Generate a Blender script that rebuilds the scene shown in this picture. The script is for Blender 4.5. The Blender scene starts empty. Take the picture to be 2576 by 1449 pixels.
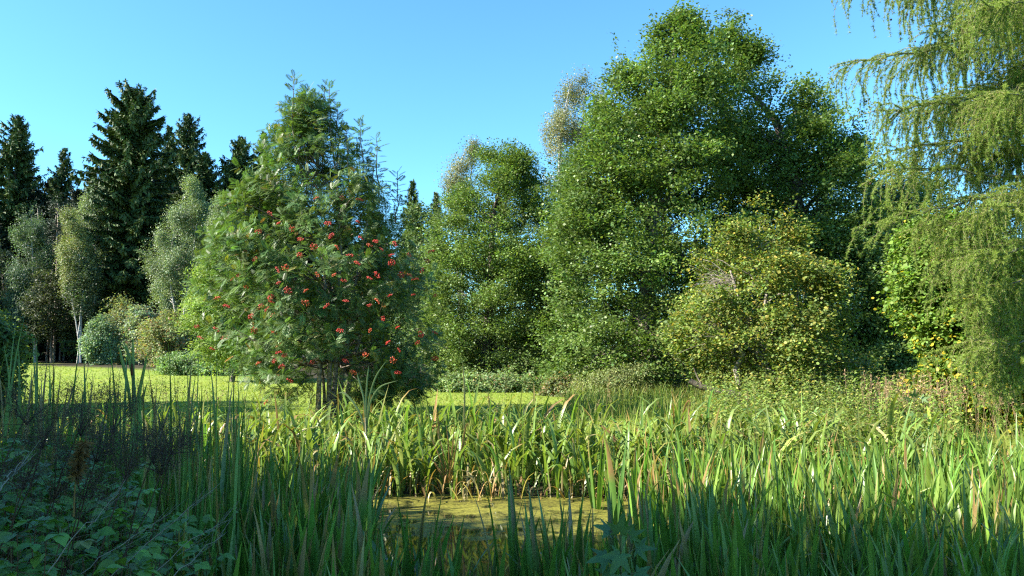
import bpy, math
import numpy as np

R = math.radians
SC = bpy.context.scene
COL = SC.collection

# ------------------------------------------------------------------ camera, sky, sun, exposure
CAMZ = 2.2
PITCH = 4.41
cam_d = bpy.data.cameras.new("camera")
cam = bpy.data.objects.new("camera", cam_d)
COL.objects.link(cam)
cam.location = (0, 0, CAMZ)
cam.rotation_euler = (R(90 + PITCH), 0, 0)
cam_d.lens = 26.0
cam_d.sensor_width = 36.0
cam_d.clip_start = 0.05
cam_d.clip_end = 5000
SC.camera = cam

SUN_EL = 35.0
SUN_H = np.array([-0.955, -0.297])            # horizontal direction towards the sun (left, behind the camera)
world = bpy.data.worlds.new("World")
SC.world = world
world.use_nodes = True
wn = world.node_tree
for n in list(wn.nodes):
    wn.nodes.remove(n)
w_out = wn.nodes.new("ShaderNodeOutputWorld")
w_bg = wn.nodes.new("ShaderNodeBackground")
w_sky = wn.nodes.new("ShaderNodeTexSky")
w_sky.sky_type = 'NISHITA'
w_sky.sun_disc = False
w_sky.sun_elevation = R(SUN_EL)
w_sky.sun_rotation = math.atan2(SUN_H[0], SUN_H[1])
w_sky.air_density = 1.0
w_sky.dust_density = 0.1
w_sky.ozone_density = 2.5
w_bg.inputs["Strength"].default_value = 0.080
w_tint = wn.nodes.new("ShaderNodeMix")          # the clear deep blue of this sky
w_tint.data_type = 'RGBA'
w_tint.blend_type = 'MULTIPLY'
w_tint.inputs[0].default_value = 1.0
w_tint.inputs[7].default_value = (0.58, 1.02, 1.22, 1)
wn.links.new(w_sky.outputs[0], w_tint.inputs[6])
wn.links.new(w_tint.outputs[2], w_bg.inputs["Color"])
wn.links.new(w_bg.outputs[0], w_out.inputs["Surface"])

sun_d = bpy.data.lights.new("sun", 'SUN')
sun_d.energy = 5.0
sun_d.angle = R(0.5)
sun_d.color = (1.0, 0.93, 0.82)
sun = bpy.data.objects.new("sun", sun_d)
COL.objects.link(sun)
_ce = math.cos(R(SUN_EL))
_tosun = (SUN_H[0] * _ce, SUN_H[1] * _ce, math.sin(R(SUN_EL)))
from mathutils import Vector
sun.rotation_euler = Vector(_tosun).to_track_quat('Z', 'Y').to_euler()
sun.location = (-30, -25, 30)

vs = SC.view_settings
vs.view_transform = 'Standard'
vs.look = 'None'
vs.gamma = 1.0
vs.exposure = 1.92
SC.cycles.max_bounces = 8
SC.cycles.diffuse_bounces = 3
SC.cycles.glossy_bounces = 3
SC.cycles.transmission_bounces = 5
SC.cycles.caustics_reflective = False
SC.cycles.caustics_refractive = False
SC.cycles.use_denoising = False
SC.cycles.pixel_filter_type = 'BLACKMAN_HARRIS'
SC.cycles.filter_width = 1.25
SC.cycles.sample_clamp_direct = 12.0
SC.cycles.sample_clamp_indirect = 6.0

# ------------------------------------------------------------------ helpers
FQ = 2576 * 26.0 / 36.0                     # focal length in units of the 2576 px wide photo
_cp, _sp = math.cos(R(PITCH)), math.sin(R(PITCH))


def at(px, py, Y):
    """world point at distance Y seen at (px, py) of the photograph"""
    u = (px - 1288.0) / FQ
    v = (724.5 - py) / FQ
    d = np.array([u, _cp - v * _sp, _sp + v * _cp])
    return np.array([0, 0, CAMZ]) + d * (Y / d[1])


def nrm(a):
    return a / np.maximum(np.linalg.norm(a, axis=-1, keepdims=True), 1e-9)


def smooth(t):
    t = np.clip(t, 0, 1)
    return t * t * (3 - 2 * t)


PCX, PCY, PRX, PRY = 0.6, 7.6, 6.2, 3.5


def pond_e(x, y):
    a = np.arctan2((y - PCY) / PRY, (x - PCX) / PRX)
    w = 1 + 0.05 * np.sin(3 * a + 1) + 0.03 * np.sin(7 * a)
    return np.sqrt(((x - PCX) / PRX) ** 2 + ((y - PCY) / PRY) ** 2) / w


def gz(x, y):
    x = np.asarray(x, float)
    y = np.asarray(y, float)
    e = pond_e(x, y)
    z = np.where(e < 1, -0.6 * smooth((1 - e) / 0.5), 0.5 * smooth((e - 1) / 0.75))
    far = smooth((np.hypot(x, y) - 14) / 20)
    z = z + far * (0.05 * np.sin(x * 0.21 + 1) + 0.05 * np.sin(y * 0.17 + x * 0.05))
    return z


class MB:
    """collects vertices, faces and per-vertex colours; build() links them as ONE mesh object"""

    def __init__(self):
        self.V, self.F, self.C, self.n = [], [], [], 0

    def add(self, V, F, C):
        V = np.asarray(V, float).reshape(-1, 3)
        C = np.asarray(C, float)
        if C.ndim == 1:
            C = np.tile(C, (len(V), 1))
        self.V.append(V)
        self.C.append(C.reshape(-1, 3))
        self.F.append(np.asarray(F, np.int64) + self.n)
        self.n += len(V)

    def build(self, name, mat, parent=None, base=None, smooth_sh=False):
        off = np.zeros(3)
        p = parent
        while p is not None:
            off += np.array(p.location)
            p = p.parent
        if base is not None:
            off = off + np.asarray(base, float)
        V = np.concatenate(self.V) - off
        C = np.concatenate(self.C)
        me = bpy.data.meshes.new(name)
        me.vertices.add(len(V))
        me.vertices.foreach_set("co", V.astype(np.float32).ravel())
        loops = np.concatenate([f.ravel() for f in self.F])
        tot = np.concatenate([np.full(len(f), f.shape[1]) for f in self.F])
        start = np.concatenate([[0], np.cumsum(tot)[:-1]])
        me.loops.add(len(loops))
        me.loops.foreach_set("vertex_index", loops.astype(np.int32))
        me.polygons.add(len(tot))
        me.polygons.foreach_set("loop_start", start.astype(np.int32))
        if smooth_sh:
            me.polygons.foreach_set("use_smooth", np.ones(len(tot), bool))
        me.update(calc_edges=True)
        ca = me.color_attributes.new("Col", 'FLOAT_COLOR', 'POINT')
        ca.data.foreach_set("color", np.concatenate([np.clip(C, 0, 1), np.ones((len(C), 1))], 1).astype(np.float32).ravel())
        me.materials.append(mat)
        o = bpy.data.objects.new(name, me)
        COL.objects.link(o)
        if parent is not None:
            o.parent = parent
        if base is not None:
            o.location = tuple(np.asarray(base, float))
        return o


def tag(o, label=None, cat=None, group=None, kind=None):
    if label: o["label"] = label
    if cat: o["category"] = cat
    if group: o["group"] = group
    if kind: o["kind"] = kind
    return o


def thing(name, base, label, cat, group=None):
    o = bpy.data.objects.new(name, None)
    o.empty_display_size = 0.3
    COL.objects.link(o)
    o.location = tuple(float(v) for v in base)
    return tag(o, label, cat, group)


def dup(root, loc, rotz=0.0, scale=1.0, label=None, group=None):
    c = root.copy()
    COL.objects.link(c)
    c.location = tuple(float(v) for v in loc)
    c.rotation_euler = (0, 0, rotz)
    c.scale = (scale, scale, scale)
    if label: c["label"] = label
    if group: c["group"] = group
    for ch in list(root.children):
        k = ch.copy()
        COL.objects.link(k)
        k.parent = c
    return c


# ------------------------------------------------------------------ materials
def new_mat(name):
    m = bpy.data.materials.new(name)
    m.use_nodes = True
    nt = m.node_tree
    for n in list(nt.nodes):
        nt.nodes.remove(n)
    return m, nt, nt.nodes, nt.links


def leaf_mat(name, trans=0.35, rough=0.45, spec=0.45, tcol=(1.25, 1.35, 0.55), nscale=0.0, namp=0.25):
    m, nt, N, L = new_mat(name)
    out = N.new("ShaderNodeOutputMaterial")
    vc = N.new("ShaderNodeVertexColor"); vc.layer_name = "Col"
    pb = N.new("ShaderNodeBsdfPrincipled")
    pb.inputs["Roughness"].default_value = rough
    pb.inputs["Specular IOR Level"].default_value = spec
    tr = N.new("ShaderNodeBsdfTranslucent")
    mul = N.new("ShaderNodeMix"); mul.data_type = 'RGBA'; mul.blend_type = 'MULTIPLY'
    mul.inputs[0].default_value = 1.0
    mul.inputs[7].default_value = (*tcol, 1)
    mx = N.new("ShaderNodeMixShader"); mx.inputs[0].default_value = trans
    src = vc.outputs[0]
    if nscale > 0:
        geo = N.new("ShaderNodeTexCoord")
        no = N.new("ShaderNodeTexNoise"); no.inputs["Scale"].default_value = nscale
        no.inputs["Detail"].default_value = 3
        mr = N.new("ShaderNodeMapRange")
        mr.inputs[1].default_value = 0.3; mr.inputs[2].default_value = 0.7
        mr.inputs[3].default_value = 1 - namp; mr.inputs[4].default_value = 1 + namp
        m2 = N.new("ShaderNodeMix"); m2.data_type = 'RGBA'; m2.blend_type = 'MULTIPLY'; m2.inputs[0].default_value = 1.0
        L.new(geo.outputs["Object"], no.inputs["Vector"])
        L.new(no.outputs[0], mr.inputs[0])
        L.new(vc.outputs[0], m2.inputs[6])
        L.new(mr.outputs[0], m2.inputs[7])
        src = m2.outputs[2]
    L.new(src, pb.inputs["Base Color"])
    L.new(src, mul.inputs[6])
    L.new(mul.outputs[2], tr.inputs["Color"])
    L.new(pb.outputs[0], mx.inputs[1])
    L.new(tr.outputs[0], mx.inputs[2])
    L.new(mx.outputs[0], out.inputs["Surface"])
    return m


def bark_mat(name, c1, c2, scale=(6, 6, 1.5), rough=0.85, lo=0.42, hi=0.6):
    m, nt, N, L = new_mat(name)
    out = N.new("ShaderNodeOutputMaterial")
    pb = N.new("ShaderNodeBsdfPrincipled"); pb.inputs["Roughness"].default_value = rough
    tc = N.new("ShaderNodeTexCoord")
    mp = N.new("ShaderNodeMapping"); mp.inputs["Scale"].default_value = scale
    no = N.new("ShaderNodeTexNoise"); no.inputs["Scale"].default_value = 3.0; no.inputs["Detail"].default_value = 6
    cr = N.new("ShaderNodeValToRGB")
    cr.color_ramp.elements[0].position = lo; cr.color_ramp.elements[0].color = (*c1, 1)
    cr.color_ramp.elements[1].position = hi; cr.color_ramp.elements[1].color = (*c2, 1)
    bp = N.new("ShaderNodeBump"); bp.inputs["Strength"].default_value = 0.5; bp.inputs["Distance"].default_value = 0.02
    L.new(tc.outputs["Object"], mp.inputs[0]); L.new(mp.outputs[0], no.inputs["Vector"])
    L.new(no.outputs[0], cr.inputs[0]); L.new(cr.outputs[0], pb.inputs["Base Color"])
    L.new(no.outputs[0], bp.inputs["Height"]); L.new(bp.outputs[0], pb.inputs["Normal"])
    L.new(pb.outputs[0], out.inputs["Surface"])
    return m


M_ALDER = leaf_mat("alder_leaf", 0.32, 0.48, 0.40)
M_BIRCH = leaf_mat("birch_leaf", 0.35, 0.5, 0.4)
M_ROWAN = leaf_mat("rowan_leaf", 0.30, 0.48, 0.45)
M_SPRUCE = leaf_mat("spruce_needle", 0.08, 0.6, 0.3, (1.1, 1.2, 0.6))
M_LARCH = leaf_mat("larch_needle", 0.4, 0.55, 0.3)
M_SHRUB = leaf_mat("shrub_leaf", 0.36, 0.55, 0.28)
M_IRIS = leaf_mat("iris_leaf", 0.36, 0.38, 0.55, (1.3, 1.35, 0.5), 9.0, 0.18)
M_GRASS = leaf_mat("grass_blade", 0.45, 0.55, 0.3)
M_HERB = leaf_mat("herb_leaf", 0.32, 0.5, 0.4, nscale=14.0, namp=0.2)
M_DRY = leaf_mat("dry_stem", 0.05, 0.8, 0.2, (1, 1, 1))
M_BARK = bark_mat("brown_bark", (0.05, 0.04, 0.028), (0.16, 0.13, 0.10))
M_ROWANBARK = bark_mat("grey_brown_rowan_bark", (0.12, 0.10, 0.075), (0.30, 0.26, 0.21), (4, 4, 6))
M_BIRCHBARK = bark_mat("white_birch_bark", (0.07, 0.06, 0.05), (0.34, 0.33, 0.31), (2, 2, 5), 0.7, 0.36, 0.46)
M_LTWIG = bark_mat("olive_larch_twig", (0.10, 0.09, 0.035), (0.22, 0.19, 0.08))
M_PINEBARK = bark_mat("pale_pine_bark", (0.14, 0.11, 0.085), (0.40, 0.33, 0.27))

# berries, cones, cattail head
def plain_mat(name, c, rough=0.4, spec=0.5, var=0.25, scale=40):
    m, nt, N, L = new_mat(name)
    out = N.new("ShaderNodeOutputMaterial")
    pb = N.new("ShaderNodeBsdfPrincipled"); pb.inputs["Roughness"].default_value = rough
    pb.inputs["Specular IOR Level"].default_value = spec
    tc = N.new("ShaderNodeTexCoord")
    no = N.new("ShaderNodeTexNoise"); no.inputs["Scale"].default_value = scale
    cr = N.new("ShaderNodeValToRGB")
    cr.color_ramp.elements[0].position = 0.3; cr.color_ramp.elements[0].color = (*[v * (1 - var) for v in c], 1)
    cr.color_ramp.elements[1].position = 0.7; cr.color_ramp.elements[1].color = (*[min(1, v * (1 + var)) for v in c], 1)
    L.new(tc.outputs["Object"], no.inputs["Vector"]); L.new(no.outputs[0], cr.inputs[0])
    L.new(cr.outputs[0], pb.inputs["Base Color"]); L.new(pb.outputs[0], out.inputs["Surface"])
    return m


M_BERRY = plain_mat("red_berry", (0.42, 0.022, 0.010), 0.35)
M_BERRY2 = plain_mat("orange_red_berry", (0.46, 0.065, 0.012), 0.35)
M_CONE = plain_mat("dark_cone", (0.055, 0.032, 0.02), 0.8, 0.2)
M_SPIKE = plain_mat("brown_cattail_head", (0.11, 0.045, 0.02), 0.9, 0.1, 0.3, 80)


def ground_material():
    m, nt, N, L = new_mat("meadow_ground")
    out = N.new("ShaderNodeOutputMaterial")
    pb = N.new("ShaderNodeBsdfPrincipled"); pb.inputs["Roughness"].default_value = 0.9
    pb.inputs["Specular IOR Level"].default_value = 0.15
    tc = N.new("ShaderNodeTexCoord")
    n1 = N.new("ShaderNodeTexNoise"); n1.inputs["Scale"].default_value = 0.22; n1.inputs["Detail"].default_value = 5
    n2 = N.new("ShaderNodeTexNoise"); n2.inputs["Scale"].default_value = 9.0; n2.inputs["Detail"].default_value = 6
    c1 = N.new("ShaderNodeValToRGB")
    c1.color_ramp.elements[0].position = 0.35; c1.color_ramp.elements[0].color = (0.17, 0.235, 0.030, 1)
    c1.color_ramp.elements[1].position = 0.68; c1.color_ramp.elements[1].color = (0.23, 0.275, 0.050, 1)
    mr = N.new("ShaderNodeMapRange"); mr.inputs[1].default_value = 0.3; mr.inputs[2].default_value = 0.7
    mr.inputs[3].default_value = 0.62; mr.inputs[4].default_value = 1.25
    mu = N.new("ShaderNodeMix"); mu.data_type = 'RGBA'; mu.blend_type = 'MULTIPLY'; mu.inputs[0].default_value = 1
    # mud and litter near the pond: the ground there is bare dark soil (vertex colour red = soil share)
    vc = N.new("ShaderNodeVertexColor"); vc.layer_name = "Col"
    sep = N.new("ShaderNodeSeparateColor")
    mx = N.new("ShaderNodeMix"); mx.data_type = 'RGBA'
    mx.inputs[7].default_value = (0.035, 0.030, 0.016, 1)
    bp = N.new("ShaderNodeBump"); bp.inputs["Strength"].default_value = 0.7; bp.inputs["Distance"].default_value = 0.06
    L.new(tc.outputs["Object"], n1.inputs["Vector"]); L.new(tc.outputs["Object"], n2.inputs["Vector"])
    L.new(n1.outputs[0], c1.inputs[0]); L.new(n2.outputs[0], mr.inputs[0])
    L.new(c1.outputs[0], mu.inputs[6]); L.new(mr.outputs[0], mu.inputs[7])
    L.new(vc.outputs[0], sep.inputs[0]); L.new(sep.outputs[0], mx.inputs[0])
    L.new(mu.outputs[2], mx.inputs[6]); L.new(mx.outputs[2], pb.inputs["Base Color"])
    L.new(n2.outputs[0], bp.inputs["Height"]); L.new(bp.outputs[0], pb.inputs["Normal"])
    L.new(pb.outputs[0], out.inputs["Surface"])
    return m


def water_material():
    m, nt, N, L = new_mat("pond_water_with_algae")
    out = N.new("ShaderNodeOutputMaterial")
    wa = N.new("ShaderNodeBsdfPrincipled")
    wa.inputs["Base Color"].default_value = (0.018, 0.022, 0.010, 1)
    wa.inputs["Roughness"].default_value = 0.03
    wa.inputs["IOR"].default_value = 1.33
    al = N.new("ShaderNodeBsdfPrincipled"); al.inputs["Roughness"].default_value = 0.55
    al.inputs["Specular IOR Level"].default_value = 0.35
    tc = N.new("ShaderNodeTexCoord")
    n1 = N.new("ShaderNodeTexNoise"); n1.inputs["Scale"].default_value = 2.6; n1.inputs["Detail"].default_value = 9; n1.inputs["Roughness"].default_value = 0.68
    n2 = N.new("ShaderNodeTexNoise"); n2.inputs["Scale"].default_value = 24; n2.inputs["Detail"].default_value = 6
    cr = N.new("ShaderNodeValToRGB")
    cr.color_ramp.elements[0].position = 0.38; cr.color_ramp.elements[0].color = (0.035, 0.032, 0.008, 1)
    cr.color_ramp.elements[1].position = 0.60; cr.color_ramp.elements[1].color = (0.215, 0.205, 0.030, 1)
    # the film of algae thins out towards the near shore
    sp = N.new("ShaderNodeSeparateXYZ")
    g = N.new("ShaderNodeMapRange"); g.inputs[1].default_value = 8.0; g.inputs[2].default_value = 9.2
    g.inputs[3].default_value = -0.24; g.inputs[4].default_value = 0.0
    ad = N.new("ShaderNodeMath"); ad.operation = 'ADD'
    th = N.new("ShaderNodeMapRange"); th.inputs[1].default_value = 0.40; th.inputs[2].default_value = 0.50
    mx = N.new("ShaderNodeMixShader")
    bp = N.new("ShaderNodeBump"); bp.inputs["Strength"].default_value = 0.4; bp.inputs["Distance"].default_value = 0.02
    L.new(tc.outputs["Object"], n1.inputs["Vector"]); L.new(tc.outputs["Object"], n2.inputs["Vector"])
    L.new(tc.outputs["Object"], sp.inputs[0]); L.new(sp.outputs[1], g.inputs[0])
    L.new(n1.outputs[0], ad.inputs[0]); L.new(g.outputs[0], ad.inputs[1]); L.new(ad.outputs[0], th.inputs[0])
    n3 = N.new("ShaderNodeTexNoise"); n3.inputs["Scale"].default_value = 1.1; n3.inputs["Detail"].default_value = 8; n3.inputs["Roughness"].default_value = 0.7
    mp = N.new("ShaderNodeMapping"); mp.inputs["Scale"].default_value = (1.0, 2.6, 1.0)
    av = N.new("ShaderNodeMix"); av.data_type = 'FLOAT'; av.inputs[0].default_value = 0.6
    L.new(tc.outputs["Object"], mp.inputs[0]); L.new(mp.outputs[0], n3.inputs["Vector"])
    L.new(n2.outputs[0], av.inputs[2]); L.new(n3.outputs[0], av.inputs[3])
    L.new(av.outputs[0], cr.inputs[0]); L.new(cr.outputs[0], al.inputs["Base Color"])
    L.new(n2.outputs[0], bp.inputs["Height"]); L.new(bp.outputs[0], al.inputs["Normal"])
    L.new(th.outputs[0], mx.inputs[0]); L.new(wa.outputs[0], mx.inputs[1]); L.new(al.outputs[0], mx.inputs[2])
    L.new(mx.outputs[0], out.inputs["Surface"])
    return m


# ------------------------------------------------------------------ shape tools
LEAF4 = (np.array([[0, 0, 0], [0.34, 0.48, 0.07], [0, 1, 0], [-0.34, 0.48, 0.07]]), np.array([[0, 1, 2, 3]]))
ROUND = (np.array([[0, 0, 0], [0.40, 0.35, 0.06], [0.33, 0.8, 0.03], [0, 1, 0], [-0.33, 0.8, 0.03], [-0.40, 0.35, 0.06]]),
         np.array([[0, 1, 2, 3], [0, 3, 4, 5]]))
NARROW = (np.array([[0, 0, 0], [0.13, 0.45, 0.03], [0, 1, 0], [-0.13, 0.45, 0.03]]), np.array([[0, 1, 2, 3]]))
NEEDLE = (np.array([[-0.06, 0, 0], [0.06, 0, 0], [0, 1, 0]]), np.array([[0, 1, 2]]))


def rows_leaf(ws, serr=0.0, droop=0.12, fold=0.12):
    """a leaf with midrib fold: rows of left, mid, right"""
    V, F = [], []
    n = len(ws)
    for i, w in enumerate(ws):
        t = i / (n - 1)
        ww = w * (1 + serr * (1 if i % 2 else -1))
        z = -droop * t * t
        V += [[-ww, t, z + fold * w], [0, t, z], [ww, t, z + fold * w]]
    for i in range(n - 1):
        a = 3 * i
        F += [[a, a + 1, a + 4, a + 3], [a + 1, a + 2, a + 5, a + 4]]
    return np.array(V, float), np.array(F)


BRAMBLE = rows_leaf([0.02, 0.22, 0.34, 0.38, 0.36, 0.30, 0.21, 0.11, 0.005], 0.06, 0.22, 0.25)
NETTLE = rows_leaf([0.03, 0.24, 0.28, 0.2, 0.11, 0.005], 0.10, 0.3, 0.2)


def compound(pairs=6, ll=0.30, lw=0.050, ang=62, droop=0.22):
    V, F = [], []
    def pt(t):
        return np.array([0, t, -droop * t * t])
    for i in range(pairs):
        t = 0.22 + 0.66 * i / (pairs - 1)
        for s in (-1, 1):
            a = R(ang - 10 * i / pairs)
            d = np.array([s * math.sin(a), math.cos(a), -0.18])
            p = pt(t)
            sd = np.array([math.cos(a) * -s, math.sin(a), 0.0])
            L_ = ll * (0.85 + 0.3 * math.sin(math.pi * (i + 0.7) / pairs))
            k = len(V)
            V += [p, p + d * L_ * 0.45 + sd * lw, p + d * L_ + [0, 0, -0.02], p + d * L_ * 0.45 - sd * lw]
            F.append([k, k + 1, k + 2, k + 3])
    p = pt(0.9); k = len(V)
    V += [p, p + [lw, ll * 0.45, -0.04], p + [0, ll * 0.95, -0.12], p + [-lw, ll * 0.45, -0.04]]
    F.append([k, k + 1, k + 2, k + 3])
    k = len(V)
    V += [pt(0) + [0.010, 0, 0], pt(0.95) + [0.005, 0, 0], pt(0.95) - [0.005, 0, 0], pt(0) - [0.010, 0, 0]]
    F.append([k, k + 1, k + 2, k + 3])
    return np.array(V, float), np.array(F)


PINNATE = compound(6, 0.33, 0.052, 60)


def palm_leaf():
    """five-lobed maple leaf, unit length"""
    pts = []
    lobes = [(-118, 0.55), (-60, 0.86), (0, 1.0), (60, 0.86), (118, 0.55)]
    c = np.array([0, 0.12])
    out = [np.array([-0.03, 0.0])]
    prev = None
    for i, (a, l) in enumerate(lobes):
        ar = R(a)
        for da, f in ((-17, 0.52), (-11, 0.66), (-8, 0.74), (0, 1.0), (8, 0.74), (11, 0.66), (17, 0.52)):
            b = R(a + da)
            out.append(c + np.array([math.sin(b), math.cos(b)]) * l * f * 0.88)
        if i < 4:
            b = R((a + lobes[i + 1][0]) / 2)
            out.append(c + np.array([math.sin(b), math.cos(b)]) * 0.34)
    out.append(np.array([0.03, 0.0]))
    P = [[c[0], c[1], 0.0]] + [[p[0], p[1], -0.22 * (p[0] ** 2 + (p[1] - 0.12) ** 2) + 0.03 * math.sin(9 * p[0])] for p in out]
    F = [[0, i, i + 1] for i in range(1, len(out))]
    return np.array(P), np.array(F)


MAPLE = palm_leaf()


def scatter(mb, tmpl, pos, d, n, s, col):
    T, TF = tmpl
    N_ = len(pos)
    d = nrm(d)
    x = nrm(np.cross(d, n))
    n2 = np.cross(x, d)
    s = np.asarray(s, float).reshape(-1, 1, 1) if np.ndim(s) else np.full((N_, 1, 1), s)
    V = pos[:, None, :] + s * (T[None, :, 0:1] * x[:, None, :] + T[None, :, 1:2] * d[:, None, :] + T[None, :, 2:3] * n2[:, None, :])
    F = (TF[None] + (np.arange(N_) * len(T))[:, None, None]).reshape(-1, TF.shape[1])
    C = np.repeat(col, len(T), axis=0)
    mb.add(V.reshape(-1, 3), F, C)


def pal(rng, n, base, var=0.22, alts=()):
    base = np.array(base)
    c = np.tile(base, (n, 1))
    u = rng.random(n)
    acc = 0
    for col, fr in alts:
        k = (u >= acc) & (u < acc + fr)
        c[k] = col
        acc += fr
    c = c * np.exp(rng.normal(0, var, (n, 1)))
    c = c * (1 + rng.normal(0, 0.10, (n, 3)) * np.array([1, 0.3, 1]))
    return np.clip(c, 0.002, 1)


def tube(mb, pts, rad, sides=7, col=(0.2, 0.2, 0.2)):
    pts = np.asarray(pts, float)
    n = len(pts)
    rad = np.broadcast_to(np.asarray(rad, float), (n,))
    tg = nrm(np.gradient(pts, axis=0))
    ref = np.array([0.31, 0.95, 0.02]) if abs(tg[0, 2]) > 0.8 else np.array([0, 0, 1.0])
    a = nrm(np.cross(tg, ref))
    b = np.cross(tg, a)
    ang = np.linspace(0, 2 * np.pi, sides, endpoint=False)
    V = pts[:, None] + rad[:, None, None] * (np.cos(ang)[None, :, None] * a[:, None] + np.sin(ang)[None, :, None] * b[:, None])
    F = []
    i = np.arange(n - 1)[:, None] * sides
    j = np.arange(sides)[None]
    j2 = (j + 1) % sides
    F = np.stack([i + j, i + j2, i + sides + j2, i + sides + j], -1).reshape(-1, 4)
    mb.add(V.reshape(-1, 3), F, np.array(col))


def curve(p0, p1, n=6, bow=0.0, rng=None, wob=0.0, up=(0, 0, 1)):
    t = np.linspace(0, 1, n)[:, None]
    P = np.asarray(p0)[None] * (1 - t) + np.asarray(p1)[None] * t
    P = P + np.array(up)[None] * (bow * 4 * t * (1 - t))
    if rng is not None and wob:
        w = rng.normal(0, wob, (n, 3)); w[0] = 0
        P = P + w * np.sin(np.pi * t)
    return P


def profile(rows, Y, depth=1.0):
    """rows of (py, left px, right px) of the outline, at distance Y"""
    z, cx, rx = [], [], []
    for py, l, r in rows:
        a, b = at(l, py, Y), at(r, py, Y)
        z.append(a[2]); cx.append((a[0] + b[0]) / 2); rx.append(abs(b[0] - a[0]) / 2)
    o = np.argsort(z)
    z, cx, rx = np.array(z)[o], np.array(cx)[o], np.array(rx)[o]
    return dict(z=z, cx=cx, rx=rx, Y=Y, depth=depth)


def crown(mb, rng, P, nclump, nleaf, leaf, csize, base, var=0.2, alts=(), tmpl=LEAF4, shape=(0.6, 0.6, 0.3),
          shell=0.45, lump=0.16, sprig=0.12, droop=0.0, upw=0.6, yellow=None, boughs=0, bsize=1.3, tilt=0.35, coh=0.0):
    P = dict(P, rx=np.maximum(P['rx'] - (0.75 if boughs else 0.45) * csize, 0.12 + 0.25 * P['rx']))
    z = P['z']
    zz = np.linspace(z[0], z[-1], 200)
    w = np.interp(zz, z, P['rx']) + 0.05
    cw = np.cumsum(w) / w.sum()
    zc = np.interp(rng.random(nclump), cw, zz)
    th = rng.random(nclump) * 2 * np.pi
    rr = 1 - shell * rng.random(nclump) ** 1.4
    inner = rng.random(nclump) < 0.12
    rr[inner] = rng.random(inner.sum()) * 0.6
    ph = rng.random(6) * 6.28
    H = z[-1] - z[0]
    zf = (zc - z[0]) / H
    lum = 1 + lump * (np.sin(3 * th + ph[0] + 5 * zf) * 0.5 + np.sin(5 * th + ph[1] - 9 * zf) * 0.4 + np.sin(2 * th + 17 * zf + ph[2]) * 0.5)
    rx = np.interp(zc, z, P['rx'])
    cx = np.interp(zc, z, P['cx'])
    rad = rr * np.minimum(lum, 1.12)
    back = np.where(np.sin(th) > 0, 1.0, 1.0)
    pos = np.stack([cx + rx * rad * np.cos(th), P['Y'] + rx * P['depth'] * rad * np.sin(th) * back, zc], 1)
    out = nrm(np.stack([np.cos(th), np.sin(th), 0.25 + 0.9 * zf ** 2], 1))
    if boughs:
        # clumps gather on separate boughs, with dark gaps between them
        k = rng.integers(0, boughs, nclump)
        bi = rng.permutation(nclump)[:boughs]
        rb = rng.uniform(0.66, 0.98, boughs)
        ob = out[bi]
        th_b = th[bi]
        bp_ = np.stack([cx[bi] + rx[bi] * rb * np.cos(th_b), P['Y'] + rx[bi] * P['depth'] * rb * np.sin(th_b), zc[bi]], 1)
        bs = bsize * np.exp(rng.normal(0, 0.25, boughs)) * np.clip(rx[bi] / rx.max(), 0.35, 1)
        tb_ = nrm(np.cross(np.tile([0, 0, 1.0], (boughs, 1)), ob))
        vb_ = nrm(np.array([0, 0, 1.0]) - 0.35 * ob)
        rb_ = np.cross(tb_, vb_)
        g = np.clip(rng.normal(0, 1, (nclump, 3)), -1.7, 1.7) * np.array([0.75, 0.62, 0.26])
        q = bp_[k] + bs[k, None] * (g[:, :1] * rb_[k] + g[:, 1:2] * tb_[k] + (g[:, 2:] - 0.12 * (g[:, :1] ** 2)) * vb_[k])
        q[:, 2] = np.clip(q[:, 2], z[0] - 0.1, z[-1])
        keep = rng.random(nclump) < 0.72
        rxq = np.interp(q[:, 2], z, P['rx']); cxq = np.interp(q[:, 2], z, P['cx'])
        e = np.hypot((q[:, 0] - cxq) / rxq, (q[:, 1] - P['Y']) / (rxq * P['depth']))
        f_ = np.where(e > 1.06, 1.06 / e, 1.0)
        q[:, 0] = cxq + (q[:, 0] - cxq) * f_
        q[:, 1] = P['Y'] + (q[:, 1] - P['Y']) * f_
        pos = np.where(keep[:, None], q, pos)
        out = np.where(keep[:, None], nrm(ob[k] + 0.5 * g * np.array([0.0, 0.0, 1.0]) + 0.4 * tb_[k] * g[:, 1:2]), out)
    up = np.array([0, 0, 1.0])
    cax = nrm(up + tilt * out + rng.normal(0, 0.25, (nclump, 3)))
    tan = nrm(np.cross(cax, out))
    rad_d = np.cross(tan, cax)
    sz = csize * np.exp(rng.normal(0, 0.25, nclump))
    sh = np.tile(np.array(shape), (nclump, 1))
    isp = rng.random(nclump) < sprig
    sh[isp] = [1.0, 0.16, 0.16]
    up_sp = isp & (rng.random(nclump) < 0.75)
    rad_d[up_sp] = nrm(rad_d[up_sp] * 0.5 + up)
    cax[up_sp] = nrm(np.cross(rad_d[up_sp], tan[up_sp]))
    m = np.maximum(3, rng.poisson(nleaf * (sz / csize) ** 1.5 * np.where(isp, 0.45, 1.0)))
    idx = np.repeat(np.arange(nclump), m)
    n = len(idx)
    g = rng.normal(0, 1, (n, 3)) * 0.62
    g = np.clip(g, -1.25, 1.25)
    loc = g * sh[idx] * sz[idx, None]
    loc[:, 2] -= 0.25 * (loc[:, 0] ** 2 + loc[:, 1] ** 2) / sz[idx] * np.where(isp[idx], 0, 1)
    p = pos[idx] + loc[:, :1] * rad_d[idx] + loc[:, 1:2] * tan[idx] + loc[:, 2:] * cax[idx]
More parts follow.
